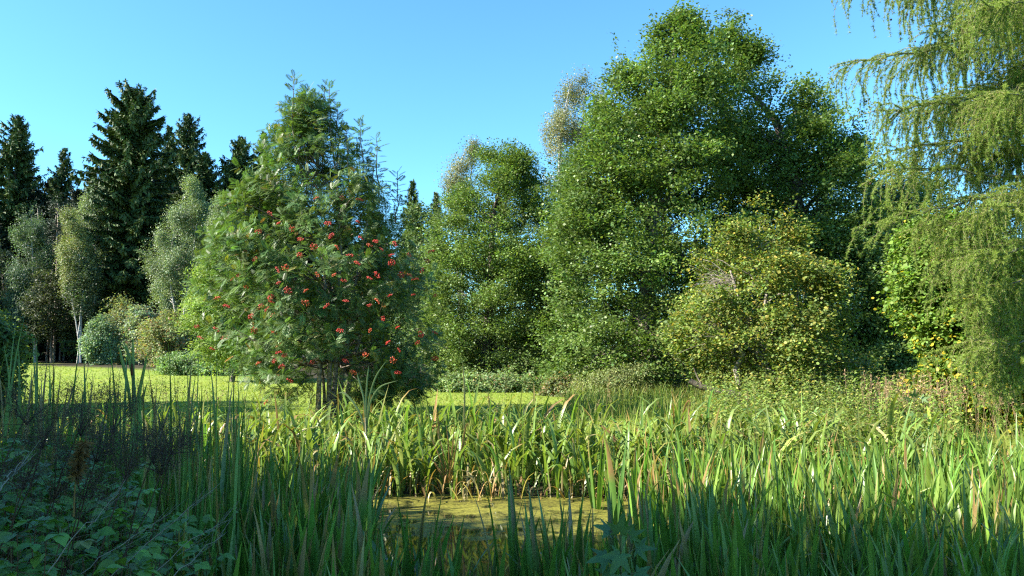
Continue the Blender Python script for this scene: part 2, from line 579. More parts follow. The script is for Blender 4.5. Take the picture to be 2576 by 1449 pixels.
    nn = nrm((upw * up + 0.5 * out[idx]) * (1 - coh) + coh * cax[idx] * 1.1 + rng.normal(0, 0.55 - 0.2 * coh, (n, 3)))
    d = out[idx] * 0.6 + rng.normal(0, 0.7, (n, 3)) - up * droop
    d = d - nn * np.sum(d * nn, 1, keepdims=True)
    s = leaf * np.exp(rng.normal(0, 0.22, n))
    col = pal(rng, n, np.array(base) * 1.22, var, alts)
    cl = np.exp(rng.normal(0, 0.17, nclump))[idx, None]
    col = col * cl
    if yellow is not None:
        colr, fn = yellow
        pr = fn(p)
        k = rng.random(n) < pr
        col[k] = np.array(colr) * np.exp(rng.normal(0, 0.2, (k.sum(), 1)))
    scatter(mb, tmpl, p, d, nn, s, col)
    return pos


def limbs(mb, rng, axis, targets, r0=0.05, nb=50):
    """limbs from the trunk axis out to some of the leaf clumps"""
    k = rng.permutation(len(targets))[:nb]
    az = axis[:, 2]
    for t in targets[k]:
        reach = np.hypot(*(t[:2] - axis[np.argmin(abs(az - t[2])), :2]))
        zs = np.clip(t[2] - reach * rng.uniform(0.3, 0.8), az[0] + 0.15 * (az[-1] - az[0]), az[-1])
        s = np.array([np.interp(zs, az, axis[:, i]) for i in range(3)])
        pts = curve(s, t, 6, 0.12 * reach * rng.uniform(-0.4, 0.6), rng, 0.05 * reach)
        r = r0 * (0.5 + 0.5 * reach / max(1.0, reach))
        tube(mb, pts, np.linspace(r, r * 0.2, 6), 5, (0.2, 0.2, 0.2))


def trunk_axis(P, rng, foot, top=0.92, n=10, lean=0.5):
    z0 = float(gz(*foot))
    zt = P['z'][0] + (P['z'][-1] - P['z'][0]) * top
    zs = np.linspace(z0 - 0.1, zt, n)
    t = (zs - zs[0]) / (zs[-1] - zs[0])
    cx = np.interp(zs, P['z'], P['cx'])
    x = foot[0] * (1 - t ** lean) + cx * t ** lean + rng.normal(0, 0.06, n) * t
    y = foot[1] * (1 - t) + P['Y'] * t + rng.normal(0, 0.06, n) * t
    return np.stack([x, y, zs], 1)


SEED = [100]


def broadleaf(name, label, cat, rows, Y, footpx, r0, nclump, nleaf, leaf, csize, base, mat, bark, group=None,
              depth=1.0, nb=40, part="crown", limb_r=0.05, stems=1, **kw):
    SEED[0] += 1
    rng = np.random.default_rng(SEED[0])
    P = profile(rows, Y, depth)
    f = at(footpx, 900, Y)
    foot = (f[0], Y)
    root = thing(name, (foot[0], foot[1], float(gz(*foot))), label, cat, group)
    m = MB()
    pos = crown(m, rng, P, nclump, nleaf, leaf, csize, base, **kw)
    tb, lb = MB(), MB()
    for k in range(stems):
        fk = foot if stems == 1 else (foot[0] + rng.normal(0, 0.12 * stems ** 0.5), foot[1] + rng.normal(0, 0.12 * stems ** 0.5))
        ax = trunk_axis(P, rng, fk)
        if stems > 1:
            t = np.linspace(0, 1, len(ax))
            w = np.interp(ax[:, 2], P['z'], P['rx'])
            a = 6.28 * k / stems + rng.uniform(-0.4, 0.4)
            ax[:, 0] += t * w * 0.5 * math.cos(a)
            ax[:, 1] += t * w * 0.5 * math.sin(a)
        tube(tb, ax, np.linspace(r0, r0 * 0.12, len(ax)), 9)
        limbs(lb, rng, ax, pos, limb_r, max(3, nb // stems))
    m.build(part, mat, root)
    tr = tb.build("trunk" if stems == 1 else "stems", bark, root, smooth_sh=True)
    lb.build("branches", bark, root, smooth_sh=True)
    return root


# ------------------------------------------------------------------ the setting: ground, pond
def build_ground():
    n = 300
    u = np.linspace(-1, 1, n)
    xs = 1500 * np.sinh(u * 5.6) / np.sinh(5.6)
    ys = 8 + 1500 * np.sinh(u * 5.6) / np.sinh(5.6)
    X, Yg = np.meshgrid(xs, ys, indexing='ij')
    Z = gz(X, Yg)
    V = np.stack([X, Yg, Z], -1).reshape(-1, 3)
    i = np.arange(n - 1)[:, None] * n
    j = np.arange(n - 1)[None]
    F = np.stack([i + j, i + n + j, i + n + j + 1, i + j + 1], -1).reshape(-1, 4)
    e = pond_e(V[:, 0], V[:, 1])
    soil = 1 - smooth((e - 1.15) / 0.5)
    # bare forest floor under the trees at the far side of the meadow
    edge = np.interp(V[:, 0], [-80, -46, -40, -22, -9, -5, 2, 6, 9, 14, 30], [74, 73, 60, 46, 36, 30, 27, 22, 18.5, 17, 17])
    soil = np.maximum(soil, smooth((V[:, 1] - edge) / 2.5))
    C = np.stack([soil, soil * 0, soil * 0], 1)
    m = MB(); m.add(V, F, C)
    o = m.build("ground", ground_material(), smooth_sh=True)
    tag(o, "grassy ground with the mown meadow behind the pond", None, None, "structure")


def build_water():
    m = MB()
    a = np.linspace(0, 2 * np.pi, 96, endpoint=False)
    w = 1 + 0.05 * np.sin(3 * a + 1) + 0.03 * np.sin(7 * a)
    rings = [np.array([[PCX, PCY, 0.0]])]
    V = [[PCX, PCY, 0.0]]
    for f in (0.5, 1.06):
        V += [[PCX + PRX * f * ww * math.cos(x), PCY + PRY * f * ww * math.sin(x), 0.0] for x, ww in zip(a, w)]
    n = 96
    F3 = [[0, 1 + k, 1 + (k + 1) % n] for k in range(n)]
    F4 = [[1 + k, 1 + n + k, 1 + n + (k + 1) % n, 1 + (k + 1) % n] for k in range(n)]
    m.add(V, F3, np.array([0.1, 0.1, 0.05]))
    m.F.append(np.array(F4))
    o = m.build("pond_water", water_material())
    tag(o, "still pond water covered by a film of olive algae", None, None, "structure")


build_ground()
build_water()


# ------------------------------------------------------------------ meadow grass (stuff)
def build_meadow_grass():
    rng = np.random.default_rng(7)
    n = 130000
    u = rng.random(n)
    Y = 1 / (1 / 75.0 + u * (1 / 15.5 - 1 / 75.0))
    x = (rng.random(n) * 2 - 1) * 0.74 * Y
    edge = np.interp(x, [-80, -46, -40, -22, -9, -5, 2, 6, 9, 14, 30], [74, 73, 60, 46, 36, 30, 27, 22, 18.5, 17, 17])
    k = (Y < edge + 1) & (pond_e(x, Y) > 1.75)
    x, Y = x[k], Y[k]
    n = len(x)
    pos = np.stack([x, Y, gz(x, Y) - 0.01], 1)
    d = nrm(np.stack([rng.normal(0, 0.9, n), rng.normal(0, 0.9, n), np.ones(n)], 1))
    nn = nrm(rng.normal(0, 1, (n, 3)) * [1, 1, 0.2])
    s = (0.035 + 0.0015 * Y) * np.exp(rng.normal(0, 0.3, n))
    col = pal(rng, n, (0.21, 0.26, 0.035), 0.2, [((0.27, 0.27, 0.08), 0.12), ((0.14, 0.21, 0.03), 0.2)])
    tm = (np.array([[-0.14, 0, 0], [0.14, 0, 0], [0.0, 1, 0.1]]), np.array([[0, 1, 2]]))
    m = MB()
    scatter(m, tm, pos, d, nn, s, col)
    o = m.build("meadow_grass", M_GRASS)
    tag(o, "short yellow green grass of the sunny meadow", "grass", None, "stuff")


build_meadow_grass()


# ------------------------------------------------------------------ conifers of the forest edge
def spruce_mesh(rng, H, prof, nb=130, K=20, crown_lo=0.04, tw=0.75, base=(0.022, 0.042, 0.014)):
    """prof: radius at height fractions; returns foliage MB and trunk MB with the foot at the origin"""
    m, t_, = MB(), MB()
    zs = np.linspace(-0.2, H * 0.985, 12)
    ax = np.stack([rng.normal(0, 0.05, 12), rng.normal(0, 0.05, 12), zs], 1)
    tube(t_, ax, np.linspace(0.012 * H + 0.05, 0.02, 12), 8)
    fr = crown_lo + (1 - crown_lo) * (np.arange(nb) + rng.random(nb)) / nb
    pf = np.array(prof)
    az = np.arange(nb) * 2.399 + rng.normal(0, 0.5, nb)
    P, D, Nn, S = [], [], [], []
    up = np.array([0, 0, 1.0])
    for f, a in zip(fr, az):
        L = np.interp(f, pf[:, 0], pf[:, 1]) * rng.uniform(0.72, 1.12)
        z0 = f * H
        slope = np.interp(f, [0, 0.35, 0.7, 0.9, 1], [-0.40, -0.18, 0.12, 0.55, 1.3]) + rng.normal(0, 0.08)
        hd = np.array([math.cos(a), math.sin(a), 0])
        sd = np.array([-math.sin(a), math.cos(a), 0])
        k = max(7, int(1.35 * K * (0.35 + 0.65 * min(1, L / 4))))
        t = np.sort(rng.uniform(0.08, 1.0, k))
        prof_z = lambda t: L * (slope * t - 0.32 * t ** 2 + 0.34 * t ** 3)
        c = hd[None] * (L * t)[:, None] + up[None] * (z0 + prof_z(t))[:, None]
        tt = np.linspace(0, 1, 5)
        tube(t_, hd[None] * (L * tt)[:, None] + up[None] * (z0 + prof_z(tt))[:, None], np.linspace(0.05, 0.015, 5) * (0.5 + L / 6), 4)
        dz = (slope - 0.64 * t + 1.02 * t ** 2)
        tg = nrm(hd[None] + up[None] * dz[:, None])
        ln = tw * (1.05 - 0.55 * t) * min(1.0, 0.35 + L / 4)
        for s in (-1, 1):
            for q in range(2):
                P.append(c + rng.normal(0, 0.05, c.shape)); D.append(tg * 0.55 + sd * s * rng.uniform(0.5, 1.0, (k, 1)) - up * rng.uniform(0.15, 0.65, (k, 1)))
                Nn.append(up + rng.normal(0, 0.5, c.shape)); S.append(ln * rng.uniform(0.7, 1.1, k))
        for q in range(2):                   # hanging sprays under the branch
            P.append(c + rng.normal(0, 0.08, c.shape)); D.append(tg * 0.25 - up + rng.normal(0, 0.25, c.shape))
            Nn.append(hd + rng.normal(0, 0.6, c.shape)); S.append(ln * rng.uniform(0.7, 1.25, k))
        P.append(c); D.append(tg * 1.0 + up * 0.15 + rng.normal(0, 0.15, c.shape)); Nn.append(up + rng.normal(0, 0.4, c.shape)); S.append(ln * 0.9)
    P, D, Nn, S = map(np.concatenate, (P, D, Nn, S))
    tm = (np.array([[0, 0, 0], [0.17, 0.35, 0.0], [0.10, 0.8, -0.05], [0, 1, -0.08], [-0.10, 0.8, -0.05], [-0.17, 0.35, 0.0]]),
          np.array([[0, 1, 2, 3], [0, 3, 4, 5]]))
    scatter(m, tm, P, D, Nn, S, pal(rng, len(P), base, 0.2, [((0.035, 0.06, 0.018), 0.18)]))
    # leader
    n = 26
    zz = H * rng.uniform(0.94, 1.0, n)
    scatter(m, tm, np.stack([zz * 0, zz * 0, zz], 1), nrm(np.stack([rng.normal(0, 0.7, n), rng.normal(0, 0.7, n), np.ones(n)], 1)),
            rng.normal(0, 1, (n, 3)), 0.5, pal(rng, n, base, 0.2))
    return m, t_


def spruce(label, px, top, Y, prof, seed, nb=130, K=20, base=(0.064, 0.105, 0.032), lo=0.04, tw=0.95, group=None):
    rng = np.random.default_rng(seed)
    p = at(px, top, Y)
    g = float(gz(p[0], Y))
    H = p[2] - g
    root = thing("spruce_tree", (p[0], Y, g), label, "spruce tree", group)
    # profile given in photo pixels of half width
    pr = [(f, w * 1.12 * Y / FQ) for f, w in prof]
    nb = int(nb * 1.75)
    m, t_ = spruce_mesh(rng, H, pr, nb, K, lo, tw, base)
    o = m.build("crown", M_SPRUCE); o.parent = root
    o = t_.build("trunk", M_BARK, smooth_sh=True); o.parent = root
    return root


SPR = "spruces of the forest edge"
spruce("biggest spruce with broad upswept top, tallest of the dark forest edge", 338, 237, 78,
       [(0, 125), (0.2, 135), (0.45, 135), (0.62, 118), (0.75, 96), (0.86, 72), (0.95, 48), (1, 8)], 1, 170, 26, group=SPR)
spruce("pointed dark spruce left of the small slim spruce, at the photo's left edge", 45, 295, 90,
       [(0, 120), (0.3, 120), (0.5, 92), (0.7, 70), (0.85, 46), (0.95, 24), (1, 4)], 2, 120, 20, group=SPR)
spruce("small slim dark spruce standing between two taller spruces on the left", 163, 376, 95,
       [(0, 90), (0.3, 85), (0.55, 60), (0.75, 42), (0.9, 24), (1, 4)], 3, 100, 18, group=SPR)
spruce("pointed spruce just right of the biggest broad spruce", 474, 292, 90,
       [(0, 100), (0.3, 95), (0.5, 80), (0.7, 60), (0.85, 42), (0.95, 24), (1, 4)], 4, 120, 20, group=SPR)
spruce("spruce with several thin tops behind the right side of the biggest spruce", 428, 320, 94,
       [(0, 90), (0.4, 80), (0.7, 50), (0.9, 26), (1, 4)], 5, 100, 18, group=SPR)
spruce("broad dark spruce above the right hand pale birch", 515, 388, 84,
       [(0, 110), (0.3, 105), (0.6, 82), (0.8, 54), (0.95, 24), (1, 3)], 6, 110, 20, group=SPR)
spruce("rounded dark spruce in the gap left of the rowan's crown", 606, 350, 82,
       [(0, 95), (0.4, 90), (0.65, 70), (0.82, 50), (0.94, 26), (1, 3)], 7, 110, 20, group=SPR)
spruce("narrow spruce tip touching the rowan's upper left outline", 664, 336, 88,
       [(0, 90), (0.4, 80), (0.7, 50), (0.9, 24), (1, 3)], 8, 100, 18, group=SPR)
spruce("lone small spruce tip on the skyline right of the rowan", 1038, 458, 85,
       [(0, 50), (0.4, 44), (0.7, 28), (0.9, 14), (1, 3)], 9, 90, 18, group=SPR)
spruce("lowest little spruce tip on the skyline beside the middle alder", 1097, 488, 95,
       [(0, 50), (0.4, 44), (0.7, 28), (0.9, 14), (1, 3)], 10, 90, 18, group=SPR)
spruce("small distant spruce low on the skyline left of the biggest spruce", 236, 425, 100,
       [(0, 60), (0.4, 50), (0.7, 34), (0.9, 18), (1, 3)], 11, 90, 18, group=SPR)
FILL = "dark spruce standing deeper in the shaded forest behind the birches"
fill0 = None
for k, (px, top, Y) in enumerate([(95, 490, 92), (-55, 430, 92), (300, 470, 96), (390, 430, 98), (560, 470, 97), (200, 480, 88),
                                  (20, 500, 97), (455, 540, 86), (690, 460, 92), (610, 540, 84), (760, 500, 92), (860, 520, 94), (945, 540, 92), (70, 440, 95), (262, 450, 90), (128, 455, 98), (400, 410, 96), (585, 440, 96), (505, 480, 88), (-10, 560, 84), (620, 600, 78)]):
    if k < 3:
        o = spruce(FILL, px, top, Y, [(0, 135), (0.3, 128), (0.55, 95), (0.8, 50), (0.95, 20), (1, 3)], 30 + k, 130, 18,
                   base=(0.013, 0.024, 0.010), lo=0.12, group="spruces deeper in the forest")  # needles much darker than the front spruces: forest shade put into the colour
        if k == 0: fill0 = o
        prot = [o] if k == 0 else prot + [o]
        if k == 0: fh = []
        fh.append(at(px, top, Y)[2] - o.location[2])
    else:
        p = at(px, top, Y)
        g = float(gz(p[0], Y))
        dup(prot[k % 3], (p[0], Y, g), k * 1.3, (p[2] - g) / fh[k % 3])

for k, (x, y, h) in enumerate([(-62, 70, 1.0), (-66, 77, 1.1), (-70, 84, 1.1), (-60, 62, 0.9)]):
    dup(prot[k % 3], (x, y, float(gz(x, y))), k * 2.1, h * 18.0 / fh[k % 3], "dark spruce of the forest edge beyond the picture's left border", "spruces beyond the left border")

# bare pine stems seen in the dark under the forest edge
def pine(px, lean, Y, r, label=None, H=17):
    rng = np.random.default_rng(int(px * 7 + Y))
    f = at(px, 900, Y)
    g = float(gz(f[0], Y))
    root = thing("pine_tree", (f[0], Y, g), label, "pine tree", "pale stems in the dark forest")
    t_ = MB()
    zs = np.linspace(-0.2, H, 9)
    ax = np.stack([f[0] + lean * zs / H + rng.normal(0, 0.04, 9), Y + rng.normal(0, 0.04, 9), g + zs], 1)
    tube(t_, ax, np.linspace(r, r * 0.5, 9), 8)
    for z in rng.uniform(2, 9, 14):
        a = rng.random() * 6.28
        p = np.array([np.interp(z, zs, ax[:, 0]), Y, g + z])
        q = p + np.array([math.cos(a), math.sin(a), rng.uniform(-0.2, 0.2)]) * rng.uniform(0.5, 1.4)
        tube(t_, curve(p, q, 4), np.linspace(0.025, 0.008, 4), 4)
    t_.build("trunk", M_PINEBARK, root, smooth_sh=True)
    c = MB()
    P = dict(z=np.array([g + H - 6, g + H - 3, g + H + 1]), cx=np.array([ax[-1, 0]] * 3), rx=np.array([1.2, 1.7, 0.3]), Y=Y, depth=1.0)
    crown(c, rng, P, 50, 30, 0.3, 0.7, (0.018, 0.032, 0.013), tmpl=NARROW)
    c.build("crown", M_SPRUCE, root)


pine(117, 0.3, 80, 0.13, "pine with thin pale stem between the birch trunks in the dark forest")
pine(137, -0.4, 79, 0.17, "pine with grey leaning stem in the dark forest gap")
pine(152, 0.1, 83, 0.12, "pine with pale mottled stem, first of the close pair in the gap")
pine(160, 0.3, 84, 0.12, "pine with pale mottled stem, second of the close pair in the gap")
pine(85, -0.3, 82, 0.12, "pine with thin dim stem farthest left in the dark forest gap")

# ------------------------------------------------------------------ birches and shrubs along the forest edge
BI = "pale birches along the forest edge"
BK = dict(boughs=22, bsize=0.9, shape=(0.5, 0.5, 0.85), droop=0.8, sprig=0.10, upw=0.45)
bc = (0.135, 0.178, 0.090)
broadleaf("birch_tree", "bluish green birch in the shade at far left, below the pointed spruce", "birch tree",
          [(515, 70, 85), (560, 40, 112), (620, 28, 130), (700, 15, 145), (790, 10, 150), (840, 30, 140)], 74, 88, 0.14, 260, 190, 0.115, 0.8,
          (0.075, 0.115, 0.070), M_BIRCH, M_BIRCHBARK, BI, **BK)  # leaves darker and bluer than the other birches: shade put into their colour
broadleaf("birch_tree", "yellowish topped birch left of the biggest spruce", "birch tree",
          [(528, 160, 195), (560, 146, 212), (620, 144, 235), (690, 148, 250), (760, 170, 250)], 72, 196, 0.13, 250, 180, 0.11, 0.75,
          (0.145, 0.175, 0.070), M_BIRCH, M_BIRCHBARK, BI, alts=[((0.19, 0.18, 0.06), 0.16)], **BK)
broadleaf("birch_tree", "small rounded birch top peeping out beside the biggest spruce's left side", "birch tree",
          [(468, 220, 240), (495, 200, 262), (560, 190, 285), (640, 190, 290), (700, 200, 280)], 76, 232, 0.12, 190, 170, 0.11, 0.75,
          bc, M_BIRCH, M_BIRCHBARK, BI, **BK)
broadleaf("birch_tree", "tall pale birch with white stems right of the biggest spruce", "birch tree",
          [(462, 470, 500), (500, 440, 522), (570, 405, 535), (640, 372, 540), (720, 362, 530), (790, 385, 500), (815, 410, 480)], 68, 468, 0.14, 430, 200, 0.11, 0.75,
          bc, M_BIRCH, M_BIRCHBARK, BI, stems=2, nb=30, **BK)
broadleaf("birch_tree", "smaller pale birch half hidden behind the rowan's left side", "birch tree",
          [(498, 545, 575), (540, 524, 602), (610, 515, 610), (690, 520, 600), (740, 535, 580)], 66, 558, 0.1, 240, 180, 0.11, 0.75,
          bc, M_BIRCH, M_BIRCHBARK, BI, **BK)
# the crooked white birch trunk in front of the dark gap
def crooked_birch():
    rng = np.random.default_rng(5)
    Y = 71
    f = at(203, 900, Y)
    g = float(gz(f[0], Y))
    root = thing("birch_tree", (f[0], Y, g), "crooked white birch trunk with forked top before the dark forest gap", "birch tree", BI)
    t_ = MB()
    pts = np.array([at(a, b, Y) for a, b in ((203, 912), (202, 880), (196, 845), (192, 815), (186, 780), (180, 750), (196, 700), (200, 640))])
    tube(t_, pts, np.linspace(0.08, 0.045, len(pts)), 9)
    pts = np.array([at(a, b, Y - 0.1) for a, b in ((196, 845), (201, 815), (203, 780), (210, 730))])
    tube(t_, pts, np.linspace(0.08, 0.04, len(pts)), 8)
    t_.build("trunk", M_BIRCHBARK, root, smooth_sh=True)
    c = MB()
    P = profile([(640, 185, 230), (690, 165, 250), (740, 160, 255), (790, 175, 245)], Y)
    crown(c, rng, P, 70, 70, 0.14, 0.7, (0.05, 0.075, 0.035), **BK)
    c.build("crown", M_BIRCH, root)


crooked_birch()
broadleaf("deciduous_tree", "olive brown leafed tree darkened as if shaded, over the dark forest gap", "tree",
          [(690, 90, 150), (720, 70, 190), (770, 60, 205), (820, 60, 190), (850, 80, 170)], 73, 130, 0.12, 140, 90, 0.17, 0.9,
          (0.040, 0.052, 0.022), M_SHRUB, M_BARK)  # leaf colour darkened to stand for shade; the sun reaches this crown
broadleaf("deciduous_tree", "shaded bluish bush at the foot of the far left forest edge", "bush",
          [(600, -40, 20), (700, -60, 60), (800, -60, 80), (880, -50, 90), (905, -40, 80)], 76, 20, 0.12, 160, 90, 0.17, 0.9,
          (0.045, 0.070, 0.042), M_SHRUB, M_BARK)  # dark bluish leaf colour carries the shade of this corner
SH = "shrubs along the meadow's far edge"
SK = dict(part="foliage", shape=(0.6, 0.6, 0.4), sprig=0.2, stems=4, nb=16, limb_r=0.02)
broadleaf("shrub", "rounded pale grey green shrub, first right of the dark forest gap", "shrub",
          [(800, 235, 262), (830, 212, 292), (870, 205, 300), (905, 225, 295), (914, 240, 285)], 62, 250, 0.05, 110, 110, 0.15, 0.7,
          (0.145, 0.21, 0.115), M_SHRUB, M_BARK, SH, **SK)
broadleaf("shrub", "tall loose shrub with yellowish tips under the biggest spruce", "shrub",
          [(762, 300, 312), (785, 275, 345), (830, 262, 370), (880, 268, 370), (916, 280, 360)], 64, 315, 0.05, 130, 100, 0.15, 0.7,
          (0.17, 0.2, 0.10), M_SHRUB, M_BARK, SH, alts=[((0.22, 0.17, 0.06), 0.18)], **SK)
broadleaf("shrub", "pale bluish shrub with reddish seed heads beside the loose yellowish shrub", "shrub",
          [(765, 335, 352), (790, 318, 392), (840, 310, 400), (900, 320, 395)], 60, 352, 0.05, 110, 100, 0.15, 0.7,
          (0.155, 0.195, 0.12), M_SHRUB, M_BARK, SH, alts=[((0.19, 0.10, 0.06), 0.08)], **SK)
broadleaf("shrub", "wide olive shrub with orange brown leaves under the tall pale birch", "shrub",
          [(782, 400, 430), (800, 370, 470), (840, 352, 505), (890, 350, 515), (922, 365, 505)], 55, 430, 0.05, 170, 120, 0.14, 0.7,
          (0.16, 0.185, 0.07), M_SHRUB, M_BARK, SH, alts=[((0.22, 0.12, 0.05), 0.16)], **SK)
broadleaf("bramble_hedge", "low tangled bramble mound on the meadow's left far side", "bramble",
          [(893, 420, 520), (902, 385, 620), (918, 372, 690), (940, 385, 700), (946, 400, 690)], 43, 500, 0.02, 240, 120, 0.11, 0.45,
          (0.13, 0.195, 0.075), M_SHRUB, M_BARK, None, depth=0.35, **SK)
broadleaf("ash_tree", "light green feathery young tree behind the rowan's left side", "tree",
          [(600, 555, 610), (640, 520, 660), (720, 470, 700), (800, 452, 720), (860, 470, 720), (920, 500, 700)], 36, 585, 0.12, 380, 130, 0.17, 0.7,
          (0.14, 0.20, 0.045), M_SHRUB, M_BARK, None, tmpl=NARROW, sprig=0.2, nb=40, boughs=40, bsize=0.9)

# ------------------------------------------------------------------ alders and the trees round them
AL = dict(tilt=-0.35, coh=0.6, shape=(0.62, 0.62, 0.30), lump=0.2, boughs=120, bsize=1.2)
ac = (0.092, 0.142, 0.036)
broadleaf("alder_tree", "broad middle alder, mid height, right of the berried rowan", "alder tree",
          [(350, 1275, 1295), (375, 1225, 1330), (400, 1190, 1365), (470, 1140, 1385), (550, 1075, 1415), (650, 1052, 1450), (760, 1042, 1465),
           (860, 1045, 1465), (930, 1060, 1440), (968, 1085, 1400)], 34, 1200, 0.3, 1350, 190, 0.092, 0.72, (0.102, 0.152, 0.040), M_ALDER, M_BARK,
          "alders behind the meadow", nb=70, limb_r=0.06, **AL)
broadleaf("alder_tree", "tallest alder, its pointed top reaching the photo's upper edge", "alder tree",
          [(14, 1682, 1694), (50, 1645, 1748), (100, 1598, 1800), (180, 1538, 1845), (240, 1498, 1870), (320, 1455, 1900), (420, 1418, 1920),
           (550, 1380, 1920), (700, 1355, 1900), (850, 1345, 1870), (950, 1352, 1840), (1005, 1380, 1810)], 27, 1640, 0.4, 1250, 200, 0.108, 0.75, ac, M_ALDER, M_BARK,
          "alders behind the meadow", nb=110, limb_r=0.07, **AL)
broadleaf("alder_tree", "right hand alder with stepped side tops sloping down to the larch", "alder tree",
          [(40, 1820, 1840), (75, 1800, 1868), (130, 1775, 1910), (175, 1755, 1975), (230, 1750, 2000), (262, 1750, 2090), (330, 1760, 2130), (375, 1780, 2175), (480, 1790, 2190), (560, 1800, 2230),
           (720, 1800, 2290), (880, 1800, 2320), (1000, 1820, 2300)], 29.5, 2040, 0.4, 1400, 200, 0.112, 0.8, ac, M_ALDER, M_BARK,
          "alders behind the meadow", nb=100, limb_r=0.07, tilt=-0.4, coh=0.6, shape=(0.62, 0.62, 0.26), lump=0.25, boughs=110, bsize=1.15)
broadleaf("deciduous_tree", "slim bluish green young tree between middle alder and tallest alder", "tree",
          [(395, 1425, 1450), (440, 1385, 1490), (500, 1365, 1500), (600, 1370, 1500), (700, 1380, 1490)], 40, 1430, 0.12, 170, 110, 0.12, 0.8,
          (0.060, 0.105, 0.048), M_ALDER, M_BARK, None, shell=0.7)
broadleaf("birch_tree", "tall sparse grey birch with white forked stems behind the tallest alder", "birch tree",
          [(186, 1425, 1470), (215, 1400, 1500), (260, 1385, 1505), (330, 1360, 1505), (400, 1352, 1500), (470, 1360, 1490), (560, 1390, 1470)], 52, 1440, 0.24,
          260, 110, 0.10, 0.7, (0.16, 0.165, 0.085), M_BIRCH, M_BIRCHBARK, "sparse birches behind the alders", stems=3, nb=42, limb_r=0.045, shell=0.9, **BK)
broadleaf("birch_tree", "smaller sparse grey birch showing behind the middle alder's left shoulder", "birch tree",
          [(360, 1180, 1200), (385, 1150, 1214), (430, 1118, 1215), (480, 1110, 1205), (560, 1120, 1190)], 55, 1165, 0.18,
          150, 110, 0.10, 0.7, (0.16, 0.165, 0.085), M_BIRCH, M_BIRCHBARK, "sparse birches behind the alders", stems=2, nb=20, limb_r=0.03, shell=0.9, **BK)
broadleaf("birch_tree", "thin grey birch top showing close against the tallest alder's upper left", "birch tree",
          [(225, 1505, 1520), (260, 1490, 1540), (340, 1490, 1550), (420, 1490, 1550)], 54, 1520, 0.15,
          80, 100, 0.10, 0.7, (0.16, 0.165, 0.085), M_BIRCH, M_BIRCHBARK, "sparse birches behind the alders", nb=10, limb_r=0.03, shell=0.9, **BK)
broadleaf("deciduous_tree", "low green tree at the skyline between rowan and middle alder", "tree",
          [(505, 1050, 1090), (530, 1010, 1120), (600, 990, 1130), (750, 980, 1140), (900, 990, 1130)], 48, 1060, 0.2, 220, 110, 0.14, 0.9,
          (0.075, 0.115, 0.035), M_SHRUB, M_BARK)
broadleaf("deciduous_tree", "yellowish green tree rising behind the larch's lowest hanging twigs", "tree",
          [(385, 2195, 2260), (420, 2160, 2330), (520, 2150, 2400), (650, 2160, 2440), (800, 2190, 2460), (950, 2220, 2460)], 33, 2290, 0.25, 400, 120, 0.12, 0.85,
          (0.090, 0.135, 0.035), M_SHRUB, M_BARK)
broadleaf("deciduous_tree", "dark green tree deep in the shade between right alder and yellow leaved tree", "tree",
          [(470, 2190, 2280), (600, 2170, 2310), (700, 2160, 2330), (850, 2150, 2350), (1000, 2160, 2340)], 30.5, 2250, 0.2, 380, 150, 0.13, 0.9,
          (0.030, 0.060, 0.020), M_ALDER, M_BARK)  # dark leaf colour stands for the deep shade of this gap
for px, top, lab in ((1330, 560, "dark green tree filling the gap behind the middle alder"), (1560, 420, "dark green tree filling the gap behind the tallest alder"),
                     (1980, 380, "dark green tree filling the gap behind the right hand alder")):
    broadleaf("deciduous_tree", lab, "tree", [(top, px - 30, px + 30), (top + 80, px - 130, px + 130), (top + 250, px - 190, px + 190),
              (940, px - 200, px + 200)], 44, px, 0.25, 300, 110, 0.17, 1.1, (0.04, 0.075, 0.022), M_ALDER, M_BARK, nb=10)  # leaf colour kept dark to imitate the shade inside the alder gaps
UN = dict(part="foliage", shape=(0.6, 0.6, 0.4), sprig=0.25, stems=5, nb=20, limb_r=0.015)
broadleaf("bramble_hedge", "low bramble hedge with pink dots at the foot of the middle alder", "bramble",
          [(945, 1130, 1330), (955, 1085, 1400), (972, 1075, 1440), (988, 1090, 1440)], 27.5, 1250, 0.02, 260, 110, 0.075, 0.32,
          (0.15, 0.21, 0.08), M_SHRUB, M_BARK, None, depth=0.3, alts=[((0.24, 0.16, 0.08), 0.06)], **UN)
broadleaf("willow_bush", "wispy grey olive bush left of the fallen dark branch", "bush",
          [(925, 1590, 1640), (938, 1500, 1650), (965, 1440, 1660), (1000, 1420, 1660), (1012, 1450, 1650)], 24.2, 1550, 0.02, 260, 120, 0.06, 0.4,
          (0.14, 0.165, 0.06), M_SHRUB, M_BARK, None, depth=0.6, **UN)
broadleaf("bramble_hedge", "reddish tinged low bramble mound between hedge and wispy bush", "bramble",
          [(955, 1390, 1450), (970, 1350, 1500), (990, 1340, 1510), (1005, 1360, 1500)], 25, 1430, 0.02, 130, 110, 0.07, 0.3,
          (0.13, 0.155, 0.06), M_SHRUB, M_BARK, None, depth=0.5, alts=[((0.25, 0.14, 0.07), 0.15)], **UN)
